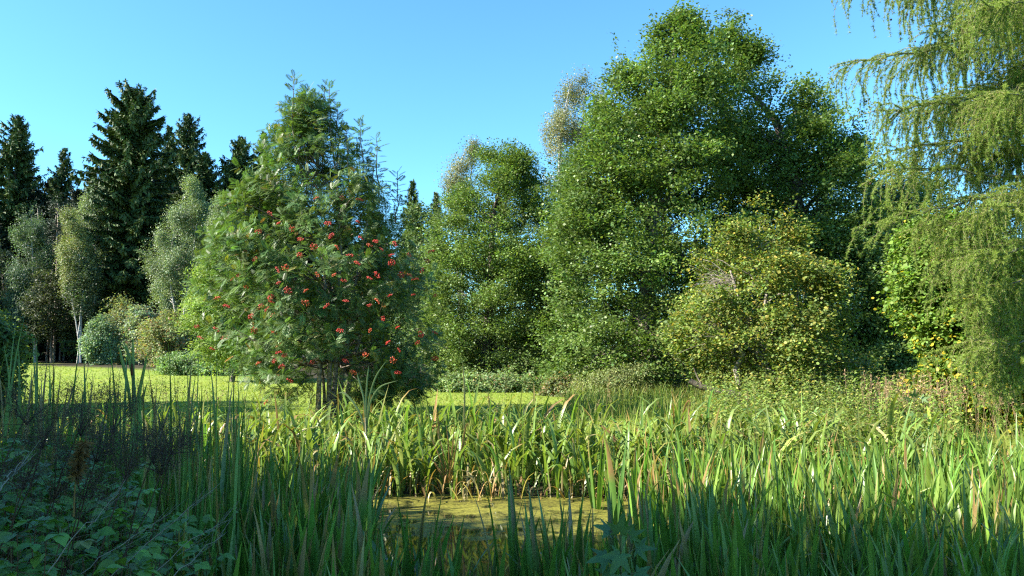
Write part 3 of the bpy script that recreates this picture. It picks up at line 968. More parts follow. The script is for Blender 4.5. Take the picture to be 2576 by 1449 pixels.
# ------------------------------------------------------------------ the small yellowing tree with bare twigs
def yellow_tree():
    rng = np.random.default_rng(21)
    Y = 20.0
    f = at(1862, 1010, Y)
    g = float(gz(f[0], Y))
    root = thing("plum_tree", (f[0], Y, g), "small tree with yellowing leaves, bare grey twigs and several stems before the alders", "tree")
    P = profile([(490, 1912, 1950), (530, 1870, 1998), (560, 1800, 2025), (600, 1750, 2055), (660, 1705, 2100), (740, 1682, 2140), (820, 1675, 2165),
                 (900, 1682, 2200), (960, 1720, 2205), (995, 1765, 2190)], Y, 0.9)
    def yel(p):
        q = np.exp(-((p[:, 0] - at(1930, 600, Y)[0]) / 1.5) ** 2) * smooth((p[:, 2] - 2.2) / 2.5)
        return 0.02 + 0.10 * q
    c = MB()
    pos = crown(c, rng, P, 620, 120, 0.064, 0.45, (0.135, 0.182, 0.038), 0.22, [((0.22, 0.21, 0.04), 0.2), ((0.09, 0.14, 0.035), 0.25)],
                ROUND, (0.6, 0.6, 0.4), 0.6, 0.25, 0.2, yellow=((0.32, 0.25, 0.04), yel), boughs=46, bsize=0.62, tilt=-0.3, coh=0.4)
    c.build("crown", M_SHRUB, root)
    t_ = MB()
    stems = [[(1862, 1015), (1858, 960), (1850, 930), (1870, 890), (1850, 858), (1826, 840), (1800, 800)],
             [(1930, 1012), (1925, 930), (1893, 860), (1870, 800), (1852, 730), (1838, 680)],
             [(1930, 1012), (1922, 900), (1910, 850), (1920, 800), (1928, 740), (1935, 640)],
             [(1995, 1015), (1990, 940), (1985, 880), (1995, 820), (2010, 720)],
             [(1870, 1015), (1846, 950), (1850, 900), (1836, 850), (1830, 790), (1800, 720), (1790, 690)]]
    for k, s in enumerate(stems):
        pts = np.array([at(a, b, Y - 0.9 + 0.25 * k) for a, b in s])
        tube(t_, pts, np.linspace(0.085, 0.03, len(pts)), 8)
    t_.build("stems", M_ROWANBARK, root, smooth_sh=True)
    l_ = MB()
    axis = np.array([at(a, b, Y) for a, b in ((1900, 1010), (1900, 900), (1890, 780), (1900, 620))])
    limbs(l_, rng, axis, pos, 0.025, 90)
    l_.build("branches", M_ROWANBARK, root, smooth_sh=True)
    tw = MB()                                            # tangle of bare grey twigs on the left side
    for k in range(90):
        a = at(1840 + rng.normal(0, 12), rng.uniform(690, 860), Y - 0.8 + rng.normal(0, 0.25))
        b = a + np.array([-rng.uniform(0.3, 1.25), rng.normal(0, 0.3), rng.normal(0.05, 0.35)])
        tube(tw, curve(a, b, 6, rng.normal(0, 0.12), rng, 0.05), np.linspace(0.008, 0.003, 6), 3)
    tw.build("bare_twigs", M_ROWANBARK, root)
    tw = MB()
    for k in range(30):
        a = at(2000 + rng.normal(0, 12), rng.uniform(900, 950), Y - 0.9)
        b = a + np.array([rng.uniform(0.3, 1.1), rng.normal(0, 0.3), rng.normal(0.0, 0.3)])
        tube(tw, curve(a, b, 6, rng.normal(0, 0.1), rng, 0.04), np.linspace(0.010, 0.004, 6), 3)
    tw.build("bare_twigs", M_ROWANBARK, root)


yellow_tree()


def fallen_branch():
    m = MB()
    pts = np.array([at(a, b, 18.5) for a, b in ((1735, 958), (1760, 972), (1800, 985), (1840, 990), (1865, 1005), (1880, 1030))])
    tube(m, pts, np.linspace(0.07, 0.10, len(pts)), 8)
    pts = np.array([at(a, b, 18.5) for a, b in ((1770, 975), (1755, 950), (1745, 925))])
    tube(m, pts, np.linspace(0.03, 0.012, 3), 6)
    o = m.build("leaning_branch", M_BARK, None, pts[-1] * 0 + at(1880, 1030, 18.5), True)
    tag(o, "dark leaning branch at the foot of the small yellowing tree", "branch")


fallen_branch()

# ------------------------------------------------------------------ tree with yellow spotted leaves at the right
def yel_h(p):
    return 0.02 + 0.24 * smooth((3.6 - p[:, 2]) / 2.6)


broadleaf("hornbeam_tree", "leafy tree spotted with bright yellow leaves under the larch", "tree",
          [(545, 2330, 2470), (580, 2270, 2520), (650, 2240, 2560), (740, 2238, 2590), (820, 2280, 2640), (880, 2330, 2640), (960, 2300, 2660),
           (1010, 2330, 2660), (1060, 2380, 2660), (1085, 2440, 2640)], 15.0, 2470, 0.14, 680, 150, 0.068, 0.42, (0.100, 0.165, 0.026), M_SHRUB, M_BARK,
          tmpl=ROUND, shape=(0.62, 0.62, 0.3), lump=0.25, shell=0.6, nb=90, limb_r=0.025, boughs=60, bsize=0.8, yellow=((0.42, 0.34, 0.03), yel_h))

# ------------------------------------------------------------------ rowan with red berries
def rowan():
    rng = np.random.default_rng(3)
    Y = 17.3
    f = at(842, 1040, Y)
    g = float(gz(f[0], Y))
    root = thing("rowan_tree", (f[0], Y, g), "multi stemmed rowan with clusters of red berries at the pond's far bank", "rowan tree")
    P = profile([(235, 740, 800), (285, 715, 838), (330, 700, 872), (400, 655, 930), (460, 625, 968), (520, 590, 1005), (600, 560, 1050), (680, 540, 1075),
                 (760, 528, 1085), (830, 525, 1090), (890, 555, 1090), (940, 620, 1085), (975, 690, 1070), (1015, 720, 1040)], Y, 0.95)
    z = P['z']
    n = 2000
    zz = np.linspace(z[0], z[-1], 200)
    w = np.interp(zz, z, P['rx']) + 0.8
    zc = np.interp(rng.random(n), np.cumsum(w) / w.sum(), zz)
    th = rng.random(n) * 2 * np.pi
    rr = 1 - 0.55 * rng.random(n) ** 1.5
    zf = (zc - z[0]) / (z[-1] - z[0])
    lum = np.minimum(1.08, 1 + 0.20 * (0.5 * np.sin(3 * th + 7 * zf) + 0.5 * np.sin(5 * th - 11 * zf + 1) + 0.4 * np.sin(23 * zf + 2 * th)))
    rx = np.interp(zc, z, P['rx']); cx = np.interp(zc, z, P['cx'])
    pos = np.stack([cx + rx * rr * lum * np.cos(th), Y + rx * 0.95 * rr * lum * np.sin(th), zc], 1)
    nbg = 190
    bi = rng.permutation(n)[:nbg]; kb = rng.integers(0, nbg, n)
    gq = rng.normal(0, 1, (n, 3)) * np.array([0.28, 0.28, 0.20])
    q = pos[bi][kb] + gq
    eq = np.hypot((q[:, 0] - np.interp(q[:, 2], z, P['cx'])), q[:, 1] - Y) / np.interp(q[:, 2], z, P['rx'])
    use = (rng.random(n) < 0.88) & (eq < 1.1) & (q[:, 2] > z[0] - 0.1)
    pos[use] = q[use]; th[use] = th[bi][kb][use]; zf = np.clip((pos[:, 2] - z[0]) / (z[-1] - z[0]), 0, 1)
    low = (zf < 0.16) & (np.abs(pos[:, 0] - f[0]) < 0.5) & (pos[:, 1] < Y + 0.3)
    pos, th, zf = pos[~low], th[~low], zf[~low]
    n = len(pos)
    ax = nrm(np.stack([np.cos(th), np.sin(th), 0.15 + 0.9 * zf], 1) + rng.normal(0, 0.25, (n, 3)))
    # tall leading shoots against the sky
    sh = MB()
    shoots = [(740, 186, 330), (727, 255, 340), (757, 300, 400), (808, 262, 400), (818, 212, 340), (830, 208, 330), (845, 300, 400), (780, 320, 420),
              (704, 345, 440), (690, 318, 430), (870, 320, 400), (905, 305, 390), (946, 345, 430), (1000, 430, 500),
              (655, 430, 520), (640, 455, 540), (770, 255, 380), (612, 470, 560), (765, 230, 320), (850, 262, 340)]
    LP, LD, LN, LS = [], [], [], []
    for k, (px, top, bot) in enumerate(shoots):
        Yk = Y + rng.uniform(-1.0, 1.0) * 0.6
        a = at(px + rng.normal(0, 6), bot + 60, Yk); b = at(px, top, Yk)
        pts = curve(a, b, 7, 0, rng, 0.03)
        tube(sh, pts, np.linspace(0.018, 0.007, 7), 5)
        L = np.linalg.norm(b - a)
        m = int(L / 0.05)
        for i in range(m):
            t = 0.12 + 0.88 * i / m
            p = np.array([np.interp(t, np.linspace(0, 1, 7), pts[:, c]) for c in range(3)])
            an = i * 2.4 + rng.normal(0, 0.3)
            el = 0.35 + 0.7 * t ** 4
            d = np.array([math.cos(an) * math.cos(el), math.sin(an) * math.cos(el), math.sin(el)])
            LP.append(p); LD.append(d); LN.append([0, 0, 1.0] + rng.normal(0, 0.2, 3)); LS.append(rng.uniform(0.20, 0.29) * (0.8 if t > 0.9 else 1))
    # rosettes of compound leaves
    per = rng.integers(7, 12, n)
    idx = np.repeat(np.arange(n), per)
    m = len(idx)
    k_in = np.concatenate([np.arange(q) for q in per])
    an = k_in * 2.4 + rng.random(n)[idx] * 6.28
    axx = ax[idx]
    t1 = nrm(np.cross(axx, np.array([0.13, 0.2, 1.0])))
    t2 = np.cross(axx, t1)
    spread = rng.uniform(0.55, 1.3, (m, 1))
    d = nrm(axx * 0.75 + spread * (np.cos(an)[:, None] * t1 + np.sin(an)[:, None] * t2) + np.array([0, 0, -0.10]))
    p = pos[idx] + axx * (rng.uniform(-0.22, 0.12, (m, 1)))
    nn = nrm(axx * 0.5 + np.array([0, 0, 0.9]) + rng.normal(0, 0.25, (m, 3)))
    LP = np.concatenate([np.array(LP), p]); LD = np.concatenate([np.array(LD), d]); LN = np.concatenate([np.array(LN), nn])
    LS = np.concatenate([np.array(LS), rng.uniform(0.16, 0.25, m)])
    c = MB()
    scatter(c, PINNATE, LP, LD, LN, LS, pal(rng, len(LP), (0.092, 0.158, 0.046), 0.24, [((0.16, 0.16, 0.03), 0.025), ((0.25, 0.13, 0.03), 0.008), ((0.085, 0.13, 0.03), 0.2)]))
    c.build("crown", M_ROWAN, root)
    # stems
    t_ = MB()
    st = [[(800, 1045), (802, 985), (804, 930), (797, 860), (770, 760), (720, 660), (680, 600)],
          [(826, 1048), (828, 980), (829, 900), (824, 800), (815, 680), (790, 500), (745, 260)],
          [(836, 1048), (842, 970), (848, 880), (846, 780), (858, 640), (850, 480), (828, 300)],
          [(852, 1048), (858, 960), (872, 880), (886, 760), (908, 640), (930, 520), (940, 420)],
          [(864, 1048), (878, 970), (888, 900), (930, 780), (985, 680), (1020, 600)],
          [(815, 1048), (816, 990), (812, 940), (800, 880), (740, 800), (640, 740)],
          [(842, 1045), (848, 1000), (870, 960), (900, 935), (960, 900), (1030, 860)]]
    for k, s in enumerate(st):
        pts = np.array([at(a, b, Y - 0.35 + 0.14 * k) for a, b in s])
        tube(t_, pts, np.linspace(0.068 if k < 5 else 0.045, 0.012, len(pts)), 9)
    t_.build("stems", M_ROWANBARK, root, smooth_sh=True)
    l_ = MB()
    axis = np.array([at(a, b, Y) for a, b in ((838, 1000), (840, 850), (830, 650), (800, 420))])
    limbs(l_, rng, axis, pos, 0.022, 200)
    l_.build("branches", M_BARK, root, smooth_sh=True)
    sh.build("leading_shoots", M_BARK, root)
    # berry clusters
    def berry_mesh(sd):
        r = np.random.default_rng(sd)
        bm = MB()
        th_ = np.linspace(0, 2 * np.pi, 6, endpoint=False)
        V = np.array([[0, 0, 1.0]] + [[math.cos(a) * 0.87, math.sin(a) * 0.87, 0.45] for a in th_] + [[math.cos(a + 0.5) * 0.87, math.sin(a + 0.5) * 0.87, -0.45] for a in th_] + [[0, 0, -1.0]])
        F = [[0, 1 + i, 1 + (i + 1) % 6] for i in range(6)] + [[13, 7 + (i + 1) % 6, 7 + i] for i in range(6)]
        F += [[1 + i, 7 + i, 1 + (i + 1) % 6] for i in range(6)] + [[1 + (i + 1) % 6, 7 + i, 7 + (i + 1) % 6] for i in range(6)]
        F = np.array(F)
        for k in range(38):
            a = r.random() * 6.28; q = 0.085 * math.sqrt(r.random())
            cpos = np.array([q * math.cos(a), q * math.sin(a), -3.5 * q * q + r.normal(0, 0.010)])
            bm.add(V * r.uniform(0.010, 0.0135) + cpos, F, np.array([0.6, 0.04, 0.02]))
        return bm
    bq = [(900, 556), (860, 497), (795, 497), (832, 592), (908, 597), (945, 605), (930, 615), (650, 580), (755, 600), (790, 620), (848, 620), (618, 630),
          (640, 650), (755, 640), (718, 672), (700, 678), (985, 660), (700, 710), (620, 720), (995, 612), (1030, 640), (1085, 630), (840, 690), (865, 704),
          (930, 698), (726, 730), (768, 730), (680, 745), (683, 757), (655, 770), (770, 760), (980, 742), (1095, 742), (670, 776), (545, 748), (570, 768),
          (820, 768), (930, 766), (690, 790), (630, 795), (495, 820), (545, 826), (505, 848), (565, 848), (535, 876), (640, 830), (690, 835), (856, 830),
          (965, 800), (1000, 822), (950, 755), (1060, 840), (1095, 835), (1050, 860), (990, 905), (700, 885), (715, 893), (690, 905), (650, 912), (708, 920),
          (785, 910), (870, 905), (920, 890), (730, 955), (700, 945), (668, 1010), (890, 935), (1000, 935), (1095, 900), (1030, 690), (1045, 700), (1060, 680),
          (985, 640), (960, 625), (735, 575), (825, 560), (700, 560), (680, 535), (905, 500), (1010, 690), (880, 640), (600, 690), (585, 700), (950, 690),
          (1075, 655), (870, 755), (800, 690), (900, 660), (975, 860), (1005, 880), (930, 830), (1040, 740)]
    protos = []
    for k, (px, py) in enumerate(bq):
        q = at(px, py, Y)
        rxz = np.interp(q[2], z, P['rx']); cxz = np.interp(q[2], z, P['cx'])
        u = np.clip((q[0] - cxz) / rxz, -0.98, 0.98)
        dep = -0.95 * rxz * max(0.3, math.sqrt(1 - u * u)) * 0.98 - 0.18 - 0.25 * abs(u)
        q = at(px, py, Y + dep + rng.normal(0, 0.10))
        if k < 4:
            o = berry_mesh(k).build("berry_cluster", M_BERRY2 if k == 2 else M_BERRY); protos.append(o)
        else:
            o = protos[k % 4].copy(); COL.objects.link(o)
        o.parent = root
        o.location = tuple(q - np.array(root.location))
        o.rotation_euler = (rng.normal(0, 0.35) + 0.45, rng.normal(0, 0.35), rng.random() * 6.28)
        sc = rng.uniform(0.6, 1.0); o.scale = (sc, sc, sc)


rowan()

# ------------------------------------------------------------------ weeping larch at the right edge
def larch():
    rng = np.random.default_rng(17)
    YT = 13.0
    f = at(2830, 1000, YT)
    g = float(gz(f[0], YT))
    root = thing("larch_tree", (f[0], YT, g), "weeping larch with long hanging twigs and small dark cones at the right edge", "larch tree")
    t_ = MB()
    zs = np.linspace(g - 0.2, 14, 10)
    ax = np.stack([f[0] + rng.normal(0, 0.03, 10), YT + rng.normal(0, 0.03, 10), zs], 1)
    tube(t_, ax, np.linspace(0.26, 0.08, 10), 10)
    t_.build("trunk", M_BARK, root, smooth_sh=True)
    br, tw, nd = MB(), MB(), MB()
    # main boughs: (start height px, mid, tip) in photo coordinates with a depth at the tip
    boughs = [[(2830, -120), (2500, -110), (2160, -20), 11.0], [(2830, -60), (2520, -60), (2290, -40), 12.5], [(2830, 10), (2560, 30), (2390, 60), 13.6],
              [(2830, 40), (2480, 95), (2150, 140), 11.2], [(2830, 110), (2600, 90), (2300, 125), 12.8], [(2830, 160), (2560, 190), (2420, 230), 14.0],
              [(2830, 170), (2520, 240), (2215, 275), 11.0], [(2830, 260), (2600, 262), (2330, 270), 12.4], [(2830, 330), (2560, 350), (2270, 360), 11.8],
              [(2830, 380), (2600, 370), (2420, 400), 12.8], [(2830, 430), (2560, 420), (2265, 450), 11.0], [(2830, 500), (2560, 470), (2240, 560), 10.5],
              [(2830, 540), (2600, 500), (2340, 560), 11.6], [(2830, 620), (2600, 600), (2420, 650), 11.0], [(2830, 690), (2600, 680), (2450, 740), 10.6],
              [(2830, 760), (2620, 740), (2500, 810), 11.0], [(2830, 840), (2620, 820), (2480, 880), 10.5], [(2830, 880), (2640, 860), (2540, 930), 10.8],
              [(2830, -30), (2640, 0), (2480, 20), 10.6], [(2830, 210), (2650, 210), (2520, 250), 10.6], [(2830, 450), (2650, 440), (2500, 500), 10.4]]
    for k in range(10):
        tx, ty = rng.uniform(2450, 2580), -40 + 95 * k + rng.normal(0, 20)
        boughs.append([(2830, ty - rng.uniform(60, 140)), (2650, ty - rng.uniform(30, 90)), (tx, ty), rng.uniform(10.2, 13.5)])
    up = np.array([0, 0, 1.0])
    NP, ND, NC = [], [], []
    cones = []

    def needles(pts, dens, col_b):
        seg = np.linalg.norm(np.diff(pts, axis=0), axis=1)
        L = seg.sum()
        cum = np.concatenate([[0], np.cumsum(seg)])
        k = max(2, int(L * dens))
        s = np.sort(rng.random(k)) * L
        p = np.stack([np.interp(s, cum, pts[:, c]) for c in range(3)], 1)
        tg = nrm(pts[-1] - pts[0])
        q = 11
        p = np.repeat(p, q, 0)
        d = nrm(rng.normal(0, 1, (k * q, 3)) + tg * 0.55)
        NP.append(p); ND.append(d); NC.append(pal(rng, k * q, col_b, 0.18))

    for b in boughs:
        Yt = b[3]
        P0, P1, P2 = at(*b[0], YT), at(*b[1], (YT + Yt) / 2), at(*b[2], Yt)
        t = np.linspace(0, 1, 14)[:, None]
        pts = P0 * (1 - t) ** 2 + 2 * P1 * t * (1 - t) + P2 * t * t + rng.normal(0, 0.03, (14, 3)) + np.array([0, 0, 1.0]) * rng.normal(0, 0.12) * np.sin(t * 6.0 + rng.random() * 3)
        tube(br, pts, np.linspace(0.042, 0.004, 14), 6)
        L = np.linalg.norm(P2 - P0)
        # side boughlets, each carrying hanging twigs
        nsb = 26
        for k in range(nsb):
            u = 0.22 + 0.78 * (k + rng.random()) / nsb
            c = np.array([np.interp(u, t[:, 0], pts[:, i]) for i in range(3)])
            sgn = rng.choice([-1, 1])
            e = c + np.array([-rng.uniform(0.25, 0.95), sgn * rng.uniform(0.05, 0.6), rng.normal(-0.14, 0.14)]) * (0.5 + 0.5 * min(1.0, 1.6 - u))
            sp_ = curve(c, e, 5, 0.06, rng, 0.02)
            tube(tw, sp_, np.linspace(0.008, 0.003, 5), 3)
            needles(sp_, 48, (0.188, 0.254, 0.044))
            for j in range(0 if rng.random() < 0.2 else (3 if b[2][0] < 2300 and b[2][1] > 400 else rng.integers(4, 10))):
                v = rng.random()
                s0 = sp_[0] * (1 - v) + sp_[-1] * v
                ln = rng.uniform(0.3, 1.1) * (1.0 if b[2][1] < 520 else 0.72) * (0.55 + 0.45 * (1 - abs(u - 0.6)))
                e0 = s0 + np.array([rng.normal(-0.10, 0.14), rng.normal(0, 0.1), -ln])
                hp = curve(s0, e0, 6, 0.10 * ln, rng, 0.015, (-1, 0, 0.3))
                tube(tw, hp, np.linspace(0.0045, 0.002, 6), 3)
                needles(hp, 32, (0.175, 0.248, 0.044))
                if rng.random() < 0.22:
                    for q in range(rng.integers(1, 3)):
                        w_ = rng.uniform(0.2, 0.9)
                        cones.append(s0 * (1 - w_) + e0 * w_)
        needles(pts[3:], 44, (0.188, 0.254, 0.044))
        # drooping tip fan
        for k in range(10):
            s0 = pts[rng.integers(9, 14)]
            e0 = s0 + np.array([-rng.uniform(0.1, 0.5), rng.normal(0, 0.25), -rng.uniform(0.05, 0.55)])
            hp = curve(s0, e0, 5, 0.06, rng, 0.01)
            tube(tw, hp, np.linspace(0.005, 0.002, 5), 3)
            needles(hp, 40, (0.200, 0.266, 0.050))
    p, d, c = map(np.concatenate, (NP, ND, NC))
    n = len(p)
    tm = (np.array([[-0.075, 0, 0], [0.075, 0, 0], [0, 1, 0]]), np.array([[0, 1, 2]]))
    scatter(nd, tm, p, d, rng.normal(0, 1, (n, 3)), 0.042 * np.exp(rng.normal(0, 0.2, n)), c)
    nd.build("crown", M_LARCH, root)
    br.build("branches", M_BARK, root, smooth_sh=True)
    tw.build("hanging_twigs", M_LTWIG, root)
    # cones
    cm = MB()
    a = np.linspace(0, 2 * np.pi, 7, endpoint=False)
    V = [[0, 0, 0.017]]
    for zz, r in ((0.010, 0.011), (0.0, 0.0135), (-0.010, 0.010)):
        V += [[r * math.cos(x), r * math.sin(x), zz] for x in a]
    V += [[0, 0, -0.016]]
    F3 = [[0, 1 + i, 1 + (i + 1) % 7] for i in range(7)] + [[22, 15 + (i + 1) % 7, 15 + i] for i in range(7)]
    F4 = [[1 + 7 * q + i, 8 + 7 * q + i, 8 + 7 * q + (i + 1) % 7, 1 + 7 * q + (i + 1) % 7] for q in range(2) for i in range(7)]
    cm.add(np.array(V) * 1.25, F3, np.array([0.05, 0.03, 0.02])); cm.F.append(np.array(F4))
    o0 = cm.build("cone", M_CONE); o0.parent = root
    def px_of(p):
        return 1288 + FQ * p[0] / p[1]
    cones = [p for p in cones if px_of(p) < 2576]
    rng.shuffle(cones)
    for k, p in enumerate(cones[:100]):
        o = o0 if k == 0 else o0.copy()
        if k: COL.objects.link(o)
        o.parent = root
        o.location = tuple(p - np.array(root.location))


larch()

# ------------------------------------------------------------------ leaves of iris, cattail and reed
def blades(mb, rng, root, heading, length, width, lean, bend, power, c0, c1, tipc=None, tipf=0.0, S=7):
    """strap leaves: rooted at root, leaning along heading (2D), bending over towards the tip"""
    n = len(root)
    t = np.linspace(0, 1, S + 1)
    ang = lean[:, None] + bend[:, None] * t[None] ** power[:, None]
    seg = (length / S)[:, None]
    h = np.concatenate([np.zeros((n, 1)), np.cumsum(np.sin((ang[:, 1:] + ang[:, :-1]) / 2) * seg, 1)], 1)
    v = np.concatenate([np.zeros((n, 1)), np.cumsum(np.cos((ang[:, 1:] + ang[:, :-1]) / 2) * seg, 1)], 1)
    H3 = np.concatenate([heading, np.zeros((n, 1))], 1)
    c = root[:, None] + H3[:, None] * h[..., None] + np.array([0, 0, 1.0]) * v[..., None]
    side = np.stack([-heading[:, 1], heading[:, 0], np.zeros(n)], 1)
    tw = rng.normal(0, 0.7, n)
    nrmv = np.stack([heading[:, 0], heading[:, 1], np.zeros(n)], 1)
    wv = side * np.cos(tw)[:, None] + nrmv * np.sin(tw)[:, None]
    fold = -side * np.sin(tw)[:, None] + nrmv * np.cos(tw)[:, None]
    prof = np.minimum(1, 0.55 + 2.2 * t) * (1 - np.clip((t - 0.45) / 0.55, 0, 1) ** 1.8)
    prof[-1] = 0.03
    W = width[:, None] * prof[None] * 0.5
    L_ = c - wv[:, None] * W[..., None]
    R_ = c + wv[:, None] * W[..., None]
    M_ = c + fold[:, None] * (W * 0.28)[..., None]
    V = np.stack([L_, M_, R_], 2).reshape(n, -1, 3)
    col = c0[:, None] * (1 - t[None, :, None]) + c1[:, None] * t[None, :, None]
    if tipc is not None:
        k = (rng.random(n) < tipf)
        st = rng.uniform(0.55, 0.95, n)
        mk = np.where(k[:, None], smooth((t[None] - st[:, None]) / 0.12), 0)[..., None]
        col = col * (1 - mk) + np.array(tipc) * mk
    C = np.repeat(col[:, :, None], 3, 2).reshape(n, -1, 3)
    i = np.arange(S)[:, None] * 3
    q = np.concatenate([i + np.array([0, 1, 4, 3]), i + np.array([1, 2, 5, 4])])
    F = (q[None] + (np.arange(n) * (S + 1) * 3)[:, None, None]).reshape(-1, 4)
    mb.add(V.reshape(-1, 3), F, C.reshape(-1, 3))


def iris_leaves(mb, rng, x, y, z, lmin, lmax, w, lean_s, bend_lo, bend_hi, base=(0.072, 0.135, 0.036), dry=0.06, bendfrac=1.0, tip=0.25):
    n = len(x)
    a = rng.random(n) * 6.28
    hd = np.stack([np.cos(a), np.sin(a)], 1)
    ln = rng.uniform(lmin, lmax, n)
    bd = np.where(rng.random(n) < bendfrac, rng.uniform(bend_lo, bend_hi, n), rng.uniform(0.05, 0.35, n))
    c0 = pal(rng, n, base, 0.2)
    c1 = c0 * np.array([1.25, 1.12, 0.95])
    u = rng.random(n)
    k = u < dry
    dr = np.array([0.24, 0.15, 0.06]) * np.exp(rng.normal(0, 0.3, (n, 1)))
    pl = np.array([0.36, 0.30, 0.14]) * np.exp(rng.normal(0, 0.2, (n, 1)))
    dr = np.where(rng.random((n, 1)) < 0.5, dr, pl)
    c0[k] = dr[k]; c1[k] = dr[k]
    k2 = (u > 1 - 0.10)
    c1[k2] = np.array([0.20, 0.20, 0.04])
    blades(mb, rng, np.stack([x, y, z], 1), hd, ln, w * np.exp(rng.normal(0, 0.2, n)), np.abs(rng.normal(0, lean_s, n)), bd,
           rng.uniform(1.6, 4.0, n), c0, c1, (0.30, 0.19, 0.07), tip)


def build_iris_beds():
    rng = np.random.default_rng(50)
    # far bank: arching leaves, sunlit
    m = MB()
    n0 = 16000
    x = rng.uniform(-9.5, 6.5, n0); y = rng.uniform(8.5, 15.5, n0)
    e = pond_e(x, y)
    clump = np.sin(x * 3.1 + np.sin(y * 2.3)) * 0.5 + np.sin(y * 2.7 + x) * 0.5
    k = (e > 0.955 + 0.04 * np.sin(x * 2.3) + 0.03 * np.sin(x * 5.1 + 1)) & (e < 1.48) & (rng.random(n0) < 0.5 + 0.38 * clump) & ((x < 3.4) | (y < 12.5))
    x, y = x[k], y[k]
    x += rng.normal(0, 0.05, len(x))
    sh = np.interp(x, [-9, -4, -1, 6], [0.75, 0.85, 1.0, 1.0])
    iris_leaves(m, rng, x, y, gz(x, y) - 0.03, 0.85, 1.5, 0.056, 0.16, 1.4, 3.2, base=(0.135, 0.215, 0.048), dry=0.04, bendfrac=0.93)
    # withered leaves hanging at the water line
    n1 = 1500
    x = rng.uniform(-4.5, 4.5, n1); y = rng.uniform(9.6, 11.8, n1)
    e = pond_e(x, y); k = (e > 0.92 + 0.04 * np.sin(x * 2.3)) & (e < 1.05); x, y = x[k], y[k]
    iris_leaves(m, rng, x, y, gz(x, y) * 0 + 0.0, 0.35, 0.8, 0.026, 0.5, 1.2, 3.2, dry=0.9, bendfrac=1.0)
    o = m.build("iris_bed", M_IRIS)
    tag(o, "dense bed of arching iris leaves along the pond's sunny far bank", "iris bed", None, "stuff")

    # underlayer of the near beds
    m = MB()
    n0 = 12000
    x = rng.uniform(-7.5, 8.5, n0); y = rng.uniform(3.2, 10.5, n0)
    e = pond_e(x, y)
    left = (x < -0.9 - 0.12 * (y - 3)) & (y < 10.0)
    right = (x > 0.22 * y) & (y > 3)
    near = (y < 5.9 + 0.3 * np.sin(x * 3)) & (rng.random(n0) < np.where((x / y > -0.135) & (x / y < 0.04), 0.07, np.where(np.abs(x / y) < 0.09, 0.25, 0.8)))
    gap = (x > -0.18 * y) & (x < 0.17 * y) & (y > 5.6)
    inb = (left | right | near) & ~gap & (y > 3.6) & (e < 1.5) & (np.abs(x) < 0.80 * y + 0.6)
    x, y = x[inb], y[inb]
    e = pond_e(x, y)
    kk = rng.random(len(x)) < 0.8
    x, y = x[kk], y[kk]
    iris_leaves(m, rng, x, y, np.maximum(gz(x, y), -0.05) - 0.03, 0.7, 1.2, 0.042, 0.14, 0.1, 0.9, base=(0.095, 0.185, 0.034), dry=0.02, bendfrac=0.3, tip=0.10)
    o = m.build("iris_bed", M_IRIS)
    tag(o, "upright iris leaves standing dense in the pond's near and right shallows", "iris bed", None, "stuff")


build_iris_beds()


def plant_proto(name, seed, nl, lmin, lmax, w, lean, blo, bhi, bf, base, dry=0.04):
    rng = np.random.default_rng(seed)
    m = MB()
    # a fan: leaves in one plane, the middle ones longest
    a0 = rng.random() * 3.14
    f = np.linspace(-1, 1, nl) + rng.normal(0, 0.12, nl)
    hd = np.stack([np.cos(a0 + rng.normal(0, 0.25, nl)) * np.sign(f + 1e-6), np.sin(a0 + rng.normal(0, 0.25, nl)) * np.sign(f + 1e-6)], 1)
    ln = rng.uniform(lmin, lmax, nl) * (1 - 0.25 * np.abs(f))
    root = np.stack([f * 0.035 * math.cos(a0), f * 0.035 * math.sin(a0), f * 0], 1)
    c0 = pal(rng, nl, base, 0.18)
    c1 = c0 * np.array([1.2, 1.1, 0.95])
    k = rng.random(nl) < dry
    c0[k] = [0.28, 0.18, 0.07]; c1[k] = [0.34, 0.24, 0.1]
    bd = np.where(rng.random(nl) < bf, rng.uniform(blo, bhi, nl), rng.uniform(0.02, 0.25, nl))
    blades(m, rng, root, hd, ln, w * np.exp(rng.normal(0, 0.15, nl)), lean * np.abs(f) + np.abs(rng.normal(0, 0.03, nl)), bd, rng.uniform(2, 4, nl), c0, c1,
           (0.30, 0.2, 0.08), 0.2, S=9)
    return m


